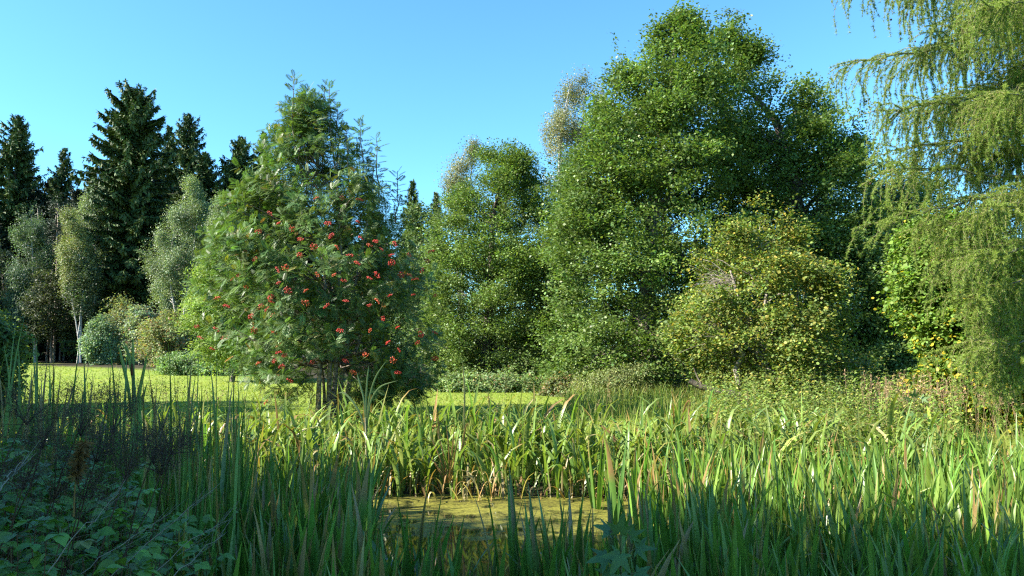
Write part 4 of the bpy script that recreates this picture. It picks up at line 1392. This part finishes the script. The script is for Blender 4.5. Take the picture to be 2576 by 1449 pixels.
def build_plants():
    rng = np.random.default_rng(61)
    def field(name, protos, spots, label, cat, group, smin=0.85, smax=1.15):
        ob = []
        for k, (x, y) in enumerate(spots):
            z = max(float(gz(x, y)), -0.12) - 0.03
            if k < len(protos):
                o = protos[k].build(name, M_IRIS)
                ob.append(o)
            else:
                o = ob[k % len(ob)].copy()
                COL.objects.link(o)
            o.location = (float(x), float(y), z)
            s = rng.uniform(smin, smax)
            o.scale = (s, s, s)
            o.rotation_euler = (0, 0, rng.random() * 6.28)
            tag(o, label, cat, group)

    # tall cattail leaves at the left, standing against the meadow
    cp = [plant_proto("cattail", 200 + k, 5, 2.05, 2.55, 0.036, 0.12, 0.3, 0.9, 0.12, (0.075, 0.165, 0.038)) for k in range(6)]
    sp = []
    while len(sp) < 92:
        x, y = rng.uniform(-6.2, -1.9), rng.uniform(4.8, 8.2)
        px = 1288 + FQ * x / y
        if -40 < px < 640 and all(abs(x - a) + abs(y - b) > 0.28 for a, b in sp):
            sp.append((x, y))
    field("cattail_plant", cp, sp, "tall straight cattail leaves in shade standing up against the bright meadow at left", "cattail",
          "cattails in the shaded left bed", 0.80, 1.06)
    ip = [plant_proto("iris", 230 + k, 7, 1.0, 1.4, 0.056, 0.2, 0.2, 0.9, 0.28, (0.090, 0.190, 0.034)) for k in range(8)]
    sp = []
    while len(sp) < 95:
        x, y = rng.uniform(-3.6, 0.1), rng.uniform(4.2, 7.6)
        px = 1288 + FQ * x / y
        if 330 < px < 1060 and (px < 930 or (y < 6.0 and rng.random() < 0.5)) and all(abs(x - a) + abs(y - b) > 0.17 for a, b in sp):
            sp.append((x, y))
    field("iris_plant", ip, sp, "shaded iris plant with sword shaped leaves in the near bed left of the open water", "iris plant",
          "irises in the shaded near bed")
    sp = []
    while len(sp) < 64:
        x, y = rng.uniform(-0.8, 2.2), rng.uniform(4.3, 6.0)
        px = 1288 + FQ * x / y
        if 1050 < px < 1900 and (not 1060 < px < 1340 or rng.random() < 0.2) and all(abs(x - a) + abs(y - b) > 0.16 for a, b in sp):
            sp.append((x, y))
    field("iris_plant", ip[:4], sp, "shaded iris plant at the lower edge, its pointed leaves rising before the open water", "iris plant",
          "irises before the open water", 0.80, 1.2)
    sp = []
    while len(sp) < 26:
        x, y = rng.uniform(0.6, 2.6), rng.uniform(6.0, 10.6)
        px = 1288 + FQ * x / y
        if 1480 < px < 1800 and rng.random() < (px - 1440) / 320 and all(abs(x - a) + abs(y - b) > 0.2 for a, b in sp):
            sp.append((x, y))
    field("iris_plant", ip[4:], sp, "iris plant standing in the algae at the ragged right side of the open water", "iris plant",
          "irises at the right side of the open water", 0.7, 1.05)
    rp = [plant_proto("iris", 260 + k, 7, 1.0, 1.45, 0.054, 0.18, 0.4, 1.9, 0.36, (0.125, 0.215, 0.038)) for k in range(8)]
    sp = []
    while len(sp) < 95:
        x, y = rng.uniform(1.3, 6.6), rng.uniform(4.4, 9.2)
        px = 1288 + FQ * x / y
        if 1700 < px < 2640 and all(abs(x - a) + abs(y - b) > 0.2 for a, b in sp):
            sp.append((x, y))
    field("iris_plant", rp, sp, "iris plant with sunlit pointed leaf tips in the right hand bed", "iris plant", "irises in the sunny right bed", 0.8, 1.1)


build_plants()


# ------------------------------------------------------------------ single tall plants that stand out
def single_plants():
    rng = np.random.default_rng(71)

    def strap(mb, pts, w, col0, col1, Yd):
        P = np.array([at(a, b, Yd) for a, b in pts])
        n = 14
        t = np.linspace(0, 1, len(P)); tt = np.linspace(0, 1, n)
        # smooth through the points
        Q = np.stack([np.interp(tt, t, P[:, i]) for i in range(3)], 1)
        for _ in range(2):
            Q[1:-1] = (Q[:-2] + 2 * Q[1:-1] + Q[2:]) / 4
        W = w * 0.5 * np.minimum(1, 0.6 + 2 * tt) * (1 - np.clip((tt - 0.5) / 0.5, 0, 1) ** 2); W[-1] = 0.0006
        tg = nrm(np.gradient(Q, axis=0))
        sd = nrm(np.cross(tg, np.array([0.25, -1.0, 0.1])))
        nn = np.cross(sd, tg)
        V = np.stack([Q - sd * W[:, None], Q + nn * (W * 0.3)[:, None], Q + sd * W[:, None]], 1).reshape(-1, 3)
        i = np.arange(n - 1)[:, None] * 3
        F = np.concatenate([i + np.array([0, 1, 4, 3]), i + np.array([1, 2, 5, 4])])
        C = np.repeat(np.array(col0)[None] * (1 - tt[:, None]) + np.array(col1)[None] * tt[:, None], 3, 0)
        mb.add(V, F, C)

    gr, lt = (0.10, 0.17, 0.04), (0.22, 0.30, 0.07)
    # cattail with brown head, sunlit leaves
    Yc = 8.2
    b = at(338, 1110, Yc)
    root = thing("cattail_plant", b, "sunlit cattail with one slim brown seed head among tall leaves at left", "cattail")
    m = MB()
    for pts in ([(338, 1110), (338, 1000), (333, 900), (300, 858)], [(340, 1110), (338, 960), (320, 880), (313, 862)], [(338, 1110), (336, 1000), (334, 900), (335, 838)],
                [(342, 1110), (348, 1000), (362, 930), (372, 885)], [(336, 1110), (326, 990), (306, 900), (298, 868)], [(344, 1110), (352, 1020), (372, 960)]):
        strap(m, pts, 0.034, gr, lt, Yc)
    m.build("leaf_tuft", M_IRIS, root)
    m = MB()
    tube(m, [at(340, 1110, Yc - 0.02), at(336, 1000, Yc - 0.02), at(331, 900, Yc - 0.02)], [0.008, 0.006, 0.003], 6, (0.16, 0.2, 0.06))
    m.build("stem", M_HERB, root)
    m = MB()
    tube(m, [at(332.3, 945, Yc - 0.03), at(332, 942, Yc - 0.03), at(331.6, 918, Yc - 0.03), at(331.3, 914, Yc - 0.03)], [0.004, 0.013, 0.013, 0.003], 10)
    m.build("seed_head", M_SPIKE, root, smooth_sh=True)

    # tall pale reed in front of the rowan
    Yr = 11.3
    b = at(922, 1190, Yr)
    root = thing("reed_plant", b, "tall lone reed with pale stem and spreading leaves before the rowan's right foot", "reed")
    m = MB()
    tube(m, [at(922, 1190, Yr), at(921, 1100, Yr), at(919, 1050, Yr)], [0.016, 0.015, 0.010], 7, (0.36, 0.32, 0.20))
    m.build("stem", M_HERB, root)
    m = MB()
    for pts in ([(920, 1080), (918, 1010), (905, 965), (897, 935)], [(921, 1080), (921, 1000), (924, 950), (928, 918)], [(921, 1090), (928, 1000), (945, 945), (974, 905)],
                [(921, 1090), (930, 1010), (955, 970), (1002, 957)], [(919, 1090), (908, 1040), (880, 1000), (862, 985), (850, 990)]):
        strap(m, pts, 0.028, (0.13, 0.19, 0.06), (0.18, 0.24, 0.10), Yr)
    m.build("leaf_tuft", M_IRIS, root)
    Yr = 12.0
    root = thing("reed_plant", at(1168, 1120, Yr), "slim upright reed with brownish tip right of the rowan", "reed")
    m = MB()
    for pts in ([(1168, 1120), (1169, 1020), (1168, 960), (1163, 906)], [(1166, 1120), (1167, 1040), (1171, 965)]):
        strap(m, pts, 0.03, (0.2, 0.24, 0.07), (0.32, 0.24, 0.10), Yr)
    m.build("leaf_tuft", M_IRIS, root)
    Yr = 12.2
    root = thing("reed_plant", at(1712, 1100, Yr), "withered orange leaf bent into a loop above the right reeds", "reed")
    m = MB()
    strap(m, [(1712, 1100), (1715, 1060), (1722, 1020), (1735, 1002), (1738, 1020), (1728, 1060)], 0.03, (0.34, 0.18, 0.05), (0.38, 0.2, 0.06), Yr)
    m.build("leaf_tuft", M_IRIS, root)
    # orange withered iris tuft at the far water line
    Yr = 10.9
    root = thing("iris_plant", at(1125, 1215, Yr), "iris tuft with orange withered leaves at the far water line", "iris plant")
    m = MB()
    for pts in ([(1120, 1215), (1100, 1150), (1060, 1085)], [(1125, 1215), (1115, 1150), (1085, 1070)], [(1130, 1215), (1130, 1130), (1120, 1060)],
                [(1135, 1215), (1150, 1140), (1170, 1070)], [(1140, 1215), (1170, 1150), (1195, 1090)], [(1118, 1215), (1085, 1165), (1045, 1130)],
                [(1142, 1215), (1168, 1150), (1188, 1060), (1200, 1075)], [(1130, 1215), (1140, 1150), (1150, 1050)]):
        strap(m, [(1128 + (a - 1128) * 0.75, b) for a, b in pts], 0.022, (0.26, 0.13, 0.03), (0.30, 0.18, 0.06), Yr + rng.normal(0, 0.1))
    m.build("leaf_tuft", M_IRIS, root)

    # sycamore seedlings
    def maple(label, foot_px, Ym, leaves, base, st):
        root = thing("maple_sapling", at(*foot_px, Ym), label, "maple sapling")
        s = MB()
        top = st
        pts = [at(*foot_px, Ym), at((foot_px[0] + top[0]) / 2, (foot_px[1] + top[1]) / 2, Ym), at(*top, Ym)]
        tube(s, pts, [0.006, 0.005, 0.003], 6, (0.12, 0.14, 0.05))
        lf = MB()
        for (px, py, ang, tilt, sz, dy) in leaves:
            c = at(px, py, Ym + dy)
            a0 = at(top[0], min(foot_px[1], py + 40), Ym)
            tube(s, curve(a0, c, 4, 0.01), [0.002] * 4, 4, (0.16, 0.16, 0.06))
            d = np.array([[math.sin(R(ang)), -0.35, math.cos(R(ang))]])
            n_ = np.array([[0.1, -math.cos(R(tilt)), math.sin(R(tilt))]])
            scatter(lf, MAPLE, c[None], d, n_, sz, pal(rng, 1, base, 0.12))
        s.build("stem", M_HERB, root)
        lf.build("leaves", M_HERB, root)

    Ym = 2.6
    maple("young maple sapling with broad lobed leaves at the lower edge", (1562, 1560), Ym,
          [(1558, 1345, 8, 30, 0.082, 0), (1535, 1335, -62, 50, 0.07, 0.03), (1562, 1390, -150, 35, 0.09, -0.06), (1600, 1380, 80, 45, 0.075, 0.02),
           (1528, 1400, -95, 50, 0.08, -0.02), (1562, 1445, 160, 40, 0.085, -0.08), (1600, 1440, 105, 50, 0.08, 0), (1585, 1350, 55, 40, 0.06, 0.04), (1540, 1440, -120, 45, 0.075, -0.03)],
          (0.075, 0.145, 0.05), (1562, 1345))
    maple("pale maple sapling growing before the yellow spotted tree", (2300, 1090), 11.8,
          [(2300, 1000, 0, 40, 0.16, 0), (2290, 1005, -70, 45, 0.13, 0.05), (2318, 1005, 65, 40, 0.14, 0.02), (2300, 1040, -150, 45, 0.15, -0.05),
           (2325, 1045, 110, 40, 0.13, 0), (2280, 1045, -95, 50, 0.13, 0), (2305, 1070, 160, 40, 0.13, -0.04)],
          (0.12, 0.19, 0.07), (2300, 1000))


single_plants()


# ------------------------------------------------------------------ nettles and grasses of the right bank
def build_bank_plants():
    rng = np.random.default_rng(81)
    # nettle patch
    n0 = 2600
    x = rng.uniform(3.0, 11.0, n0); y = rng.uniform(10.5, 18.0, n0)
    px = 1288 + FQ * x / y
    k = (px > 1770) & (px < 2420) & (pond_e(x, y) > 1.06) & (rng.random(n0) < 0.5)
    x, y = x[k], y[k]
    n = len(x)
    z = gz(x, y)
    hh = rng.uniform(0.55, 1.25, n)
    lean = rng.normal(0, 0.12, (n, 2))
    m, st = MB(), MB()
    K = 9
    P, D, Nn, S = [], [], [], []
    for q in range(K):
        t = 0.25 + 0.75 * (q + 0.5) / K
        c = np.stack([x + lean[:, 0] * t, y + lean[:, 1] * t, z + hh * t], 1)
        for s in range(2):
            a = q * 1.57 + s * 3.14 + rng.random(n) * 0.6
            P.append(c); D.append(np.stack([np.cos(a), np.sin(a), rng.uniform(-0.5, 0.25, n)], 1))
            Nn.append(np.tile([0, 0, 1.0], (n, 1)) + rng.normal(0, 0.25, (n, 3))); S.append(rng.uniform(0.06, 0.11, n) * (1.1 - 0.45 * t))
    P, D, Nn, S = map(np.concatenate, (P, D, Nn, S))
    scatter(m, NETTLE, P, D, Nn, S, pal(rng, len(P), (0.185, 0.255, 0.052), 0.2, [((0.28, 0.27, 0.07), 0.12), ((0.07, 0.12, 0.03), 0.25)]))
    for i in range(0, n, 2):
        tube(m, [[x[i], y[i], z[i]], [x[i] + lean[i, 0], y[i] + lean[i, 1], z[i] + hh[i]]], [0.005, 0.002], 3, (0.15, 0.16, 0.06))
    o = m.build("nettle_patch", M_HERB)
    tag(o, "sunny patch of leafy nettles on the right bank", "nettles", None, "stuff")

    # rank grass: thin bent blades round the pond and the rowan
    m = MB()
    n0 = 52000
    x = rng.uniform(-14, 14, n0); y = rng.uniform(6.0, 24.0, n0)
    e = pond_e(x, y)
    dens = smooth((e - 1.05) / 0.1) * (1 - smooth((e - 1.75) / 0.5))
    rough = (y > 16.5) & (x > 1.0 + 0.10 * (y - 16)) & (x < 9)
    dens = np.where(rough, 0.9, dens)
    k = (rng.random(n0) < dens) & (np.abs(x) < 0.74 * y + 0.5)
    x, y = x[k], y[k]
    n = len(x)
    a = rng.random(n) * 6.28
    c0 = pal(rng, n, (0.14, 0.21, 0.045), 0.2, [((0.28, 0.24, 0.10), 0.14), ((0.2, 0.25, 0.06), 0.2)])
    blades(m, rng, np.stack([x, y, gz(x, y) - 0.02], 1), np.stack([np.cos(a), np.sin(a)], 1), rng.uniform(0.25, 0.75, n), 0.009 * np.exp(rng.normal(0, 0.3, n)),
           np.abs(rng.normal(0, 0.25, n)), rng.uniform(0.2, 1.8, n), rng.uniform(1.2, 3, n), c0, c0 * np.array([1.25, 1.1, 1.0]), S=4)
    o = m.build("bank_grass", M_GRASS)
    tag(o, "tangled rank grass on the banks round the pond", "grass", None, "stuff")

    # dead brown grass panicles and dock stalks above the nettles and at the meadow edge
    m = MB()
    def panicles(n, f, hmin, hmax, col):
        for _ in range(n):
            xx, yy = f()
            zz = float(gz(xx, yy)); h = rng.uniform(hmin, hmax)
            tip = np.array([xx + rng.normal(0, 0.12), yy + rng.normal(0, 0.1), zz + h])
            p = curve([xx, yy, zz], tip, 5, 0, rng, 0.015)
            tube(m, p, np.linspace(0.004, 0.002, 5), 3, col)
            k = 26
            t = rng.uniform(0.68, 1.0, k)
            c = p[0] * (1 - t[:, None]) + tip * t[:, None]
            scatter(m, NARROW, c, nrm(rng.normal(0, 0.6, (k, 3)) + [0.2, 0, 0.5]), rng.normal(0, 1, (k, 3)), rng.uniform(0.03, 0.07, k), pal(rng, k, col, 0.25))
    panicles(110, lambda: (rng.uniform(6.6, 9.2), rng.uniform(13.0, 15.5)), 0.8, 1.2, (0.23, 0.16, 0.09))
    panicles(60, lambda: (rng.uniform(-10, -3.5), rng.uniform(15, 17.5)), 0.5, 0.95, (0.17, 0.14, 0.07))
    panicles(12, lambda: (rng.uniform(-1.5, 5), rng.uniform(14.5, 16.5)), 0.5, 1.0, (0.2, 0.16, 0.07))
    panicles(30, lambda: (rng.uniform(8.2, 10.5), rng.uniform(12, 14)), 0.7, 1.1, (0.22, 0.16, 0.09))
    o = m.build("dry_grass_panicles", M_DRY)
    tag(o, "thin brown dead grass heads along the banks", "dry grass", None, "stuff")

    # straw coloured dead grass low behind the right irises
    m = MB()
    n = 5000
    x = rng.uniform(4.2, 8.5, n); y = rng.uniform(7.0, 11.0, n)
    px = 1288 + FQ * x / y
    k = (px > 2030) & (px < 2500) & (pond_e(x, y) > 0.8)
    x, y = x[k], y[k]; n = len(x)
    a = rng.random(n) * 6.28
    c0 = pal(rng, n, (0.27, 0.20, 0.09), 0.25, [((0.14, 0.18, 0.05), 0.3)])
    blades(m, rng, np.stack([x, y, np.maximum(gz(x, y), 0) - 0.02], 1), np.stack([np.cos(a), np.sin(a)], 1), rng.uniform(0.3, 0.75, n), 0.010 * np.exp(rng.normal(0, 0.3, n)),
           np.abs(rng.normal(0, 0.35, n)), rng.uniform(0.4, 2.2, n), rng.uniform(1.2, 3, n), c0, c0 * 1.1, S=4)
    o = m.build("dead_grass", M_GRASS)
    tag(o, "straw coloured dead grass behind the right hand irises", "dry grass", None, "stuff")


build_bank_plants()


# ------------------------------------------------------------------ left foreground: bush, bramble, dead meadowsweet, dry stalks
broadleaf("hawthorn_bush", "small leaved sunlit bush at the left edge before the meadow", "bush",
          [(785, -60, 5), (815, -120, 38), (850, -140, 52), (900, -150, 62), (960, -140, 52), (1010, -120, 45), (1060, -110, 40)], 9.5, -40, 0.03, 260, 70, 0.04, 0.22,
          (0.085, 0.130, 0.035), M_SHRUB, M_BARK, None, tmpl=ROUND, part="foliage", stems=4, nb=90, limb_r=0.012, sprig=0.35, shape=(0.7, 0.5, 0.35))


def bramble_clump():
    rng = np.random.default_rng(91)
    base = np.array([-2.6, 4.0, float(gz(-2.6, 4.0))])
    root = thing("raspberry_bush", base, "shaded low bramble bush with broad pointed leaves in the lower left corner", "bramble bush")
    lf, st = MB(), MB()
    P, D, Nn, S, Cc = [], [], [], [], []
    for k in range(640):
        x = rng.uniform(-4.4, -1.2); y = rng.uniform(2.9, 5.4)
        ytop = np.interp(1288 + FQ * x / y, [-100, 60, 200, 300, 400, 480, 560], [1160, 1160, 1200, 1235, 1290, 1350, 1440])
        zmax = CAMZ - (ytop - 868) / FQ * (4.3 + 0.35 * (y - 4.3)) - 0.12 * max(0, 4.3 - y) + rng.normal(0, 0.06)
        px = 1288 + FQ * x / y
        if px > 560 or px < -250: continue
        g = float(gz(x, y))
        top = np.array([x + rng.normal(0, 0.1), y - 0.1 + rng.normal(0, 0.1), zmax])
        pts = curve([x, y, g], top, 5, 0.05, rng, 0.03)
        tube(st, pts, np.linspace(0.005, 0.002, 5), 4, (0.13, 0.07, 0.04))
        for j in range(6):
            t = 0.45 + 0.55 * j / 5
            c = pts[0] * (1 - t) + pts[-1] * t
            a = rng.random() * 6.28
            pd = np.array([math.cos(a), math.sin(a), 0.25])
            pe = c + pd * rng.uniform(0.05, 0.11)
            tube(st, curve(c, pe, 3), [0.0015] * 3, 3, (0.14, 0.11, 0.05))
            s = rng.uniform(0.055, 0.10)
            cb = pal(rng, 1, (0.125, 0.235, 0.04), 0.16, [((0.15, 0.19, 0.05), 0.08)])[0]
            for da, fs in ((0, 1.0), (1.25, 0.8), (-1.25, 0.8)):
                dd = np.array([math.cos(a + da), math.sin(a + da), rng.uniform(-0.35, 0.1)])
                P.append(pe); D.append(dd); Nn.append(np.array([0, -0.15, 1.0]) + rng.normal(0, 0.25, 3)); S.append(s * fs); Cc.append(cb * rng.uniform(0.9, 1.1))
    scatter(lf, BRAMBLE, np.array(P), np.array(D), np.array(Nn), np.array(S), np.array(Cc))
    lf.build("leaves", M_HERB, root)
    st.build("stems", M_HERB, root)


bramble_clump()


def meadowsweet():
    rng = np.random.default_rng(95)
    protos = []
    spots = [(120, 1075, 3.4), (215, 1045, 3.6), (255, 1105, 3.3), (330, 1150, 3.2), (60, 1180, 3.0), (430, 1110, 3.7), (470, 1085, 3.9), (300, 1060, 3.9),
             (395, 1160, 3.3), (35, 1030, 3.6), (230, 1200, 3.3), (110, 1225, 3.2), (20, 1250, 3.2)]
    for k, (px, py, Y) in enumerate(spots):
        tip = at(px, py, Y)
        foot_x = tip[0] - 0.45
        g = float(gz(foot_x, Y))
        if k < 4:
            root = thing("meadowsweet_stalk", (foot_x, Y, g), "dead dark brown meadowsweet stalk with fuzzy seed head above the bramble bush", "dead flower stalk",
                         "dead flower stalks above the bramble")
            s, h = MB(), MB()
            hgt = tip[2] - g
            ax = curve([0, 0, 0], [0.45, 0, hgt], 7, 0.02, rng, 0.02)
            tube(s, ax, np.linspace(0.005, 0.0025, 7), 5, (0.075, 0.045, 0.030))
            n = 5200
            br = 16
            cen = ax[-1] + rng.normal(0, 1, (br, 3)) * [0.085, 0.075, 0.075]
            for c in cen:
                tube(s, curve(ax[-1] - [0.02, 0, 0.10], c, 4, 0.01), [0.0018, 0.0015, 0.001, 0.001], 3, (0.06, 0.04, 0.03))
            idx = rng.integers(0, br, n)
            p = cen[idx] + rng.normal(0, 0.024, (n, 3))
            scatter(h, LEAF4, p, rng.normal(0, 1, (n, 3)), rng.normal(0, 1, (n, 3)), rng.uniform(0.003, 0.0065, n), pal(rng, n, (0.060, 0.038, 0.028), 0.3))
            o = s.build("stem", M_DRY); o.parent = root
            o = h.build("seed_head", M_DRY); o.parent = root
            protos.append((root, hgt))
        else:
            r0, h0 = protos[k % 4]
            sc = (tip[2] - g) / h0
            dup(r0, (tip[0] - 0.45 * sc, Y, g), rng.normal(0, 0.5), sc)


meadowsweet()


def golden_plume():
    rng = np.random.default_rng(97)
    Y = 3.1
    tip = at(205, 1100, Y)
    root = thing("dry_fern", at(190, 1260, Y), "rusty golden withered fern frond among the dark seed heads", "fern")
    s, l = MB(), MB()
    p = np.array([at(185, 1300, Y), at(188, 1230, Y), at(196, 1160, Y), at(212, 1112, Y)])
    tube(s, p, [0.004, 0.003, 0.002, 0.001], 5, (0.2, 0.12, 0.04))
    n = 420
    t = rng.uniform(0.45, 1.0, n)
    c = np.stack([np.interp(t, [0, 0.33, 0.66, 1], p[:, i]) for i in range(3)], 1)
    scatter(l, NARROW, c, np.stack([rng.normal(0, 0.7, n), rng.normal(0, 0.5, n), rng.normal(-0.25, 0.4, n)], 1), rng.normal(0, 1, (n, 3)), rng.uniform(0.02, 0.05, n),
            pal(rng, n, (0.13, 0.075, 0.025), 0.3))
    s.build("stem", M_DRY, root); l.build("leaves", M_DRY, root)


golden_plume()


def dry_stalks():
    rng = np.random.default_rng(99)
    protos = []
    lines = [((250, 1480), (545, 1225), 3.1), ((385, 1500), (560, 1345), 3.0), ((150, 1490), (430, 1290), 3.0), ((330, 1480), (570, 1310), 3.1), ((0, 1235), (60, 1165), 2.6),
             ((120, 1440), (300, 1240), 2.7)]
    names = ["long pale dry stalk leaning over the bramble's right side", "short pale dry stalk lowest at the lower edge", "pale dry stalk crossing the bramble's middle",
             "pale dry stalk leaning between the long one and the lowest one", "pale dry stalk at the left edge under the seed heads", "thin pale dry stalk behind the bramble's leaves"]
    for (a, b, Y), lab in zip(lines, names):
        A, B = at(*a, Y), at(*b, Y + 0.15)
        m = MB()
        P = curve(A, B, 9, 0.015, rng, 0.008)
        tube(m, P, np.linspace(0.0024, 0.0009, 9), 5, (0.24, 0.21, 0.17))
        for k in range(9):
            t = rng.uniform(0.45, 0.97)
            c = A * (1 - t) + B * t
            e = c + (B - A) / np.linalg.norm(B - A) * rng.uniform(0.04, 0.12) + np.array([0, 0, rng.uniform(-0.02, 0.05)]) + rng.normal(0, 0.012, 3)
            tube(m, curve(c, e, 4), np.linspace(0.0010, 0.0005, 4), 3, (0.22, 0.2, 0.16))
        o = m.build("dry_stalk", M_DRY, None, A)
        tag(o, lab, "dry stalk", "pale dry stalks in the lower left")


dry_stalks()

# ------------------------------------------------------------------ trees beside and behind the viewpoint, whose shade falls on the near bank
def shade_trees():
    sh = -SUN_H
    tv = np.array([-sh[1], sh[0]])
    tanE = math.tan(R(SUN_EL))
    rng = np.random.default_rng(111)
    rows = [(-4, 7.4), (-1.5, 7.0), (1, 6.5), (3.2, 5.6), (4.8, 4.5), (6.3, 2.8), (8.3, 1.4), (10.6, -1.3), (13.5, -3.4), (18.5, -1.7), (21, -0.9), (23.5, -2.0)]
    protos = []
    for k, (v, tip) in enumerate(rows):
        u = -10.0 - max(0, v - 14) * 0.5
        x, y = sh * u + tv * v
        g = float(gz(x, y))
        H = (tip - u) * tanE + 0.5
        if k < 3:
            root = thing("deciduous_tree", (x, y, g), "leafy tree outside the picture at left, shading the near bank", "tree", "trees beside the viewpoint")
            P = dict(z=g + H * np.array([0.06, 0.3, 0.6, 0.85, 1.0]), cx=np.full(5, x), rx=np.array([1.6, 2.2, 2.3, 2.1, 1.4]), Y=y, depth=1.0)
            m = MB()
            pos = crown(m, rng, P, 340, 60, 0.22, 0.9, (0.05, 0.09, 0.03))
            m.build("crown", M_SHRUB, root)
            t_ = MB()
            ax = trunk_axis(P, rng, (x, y))
            tube(t_, ax, np.linspace(0.2, 0.03, len(ax)), 8)
            t_.build("trunk", M_BARK, root, smooth_sh=True)
            protos.append((root, H))
        else:
            r0, h0 = protos[k % 3]
            dup(r0, (x, y, g), k * 1.1, H / h0)


shade_trees()
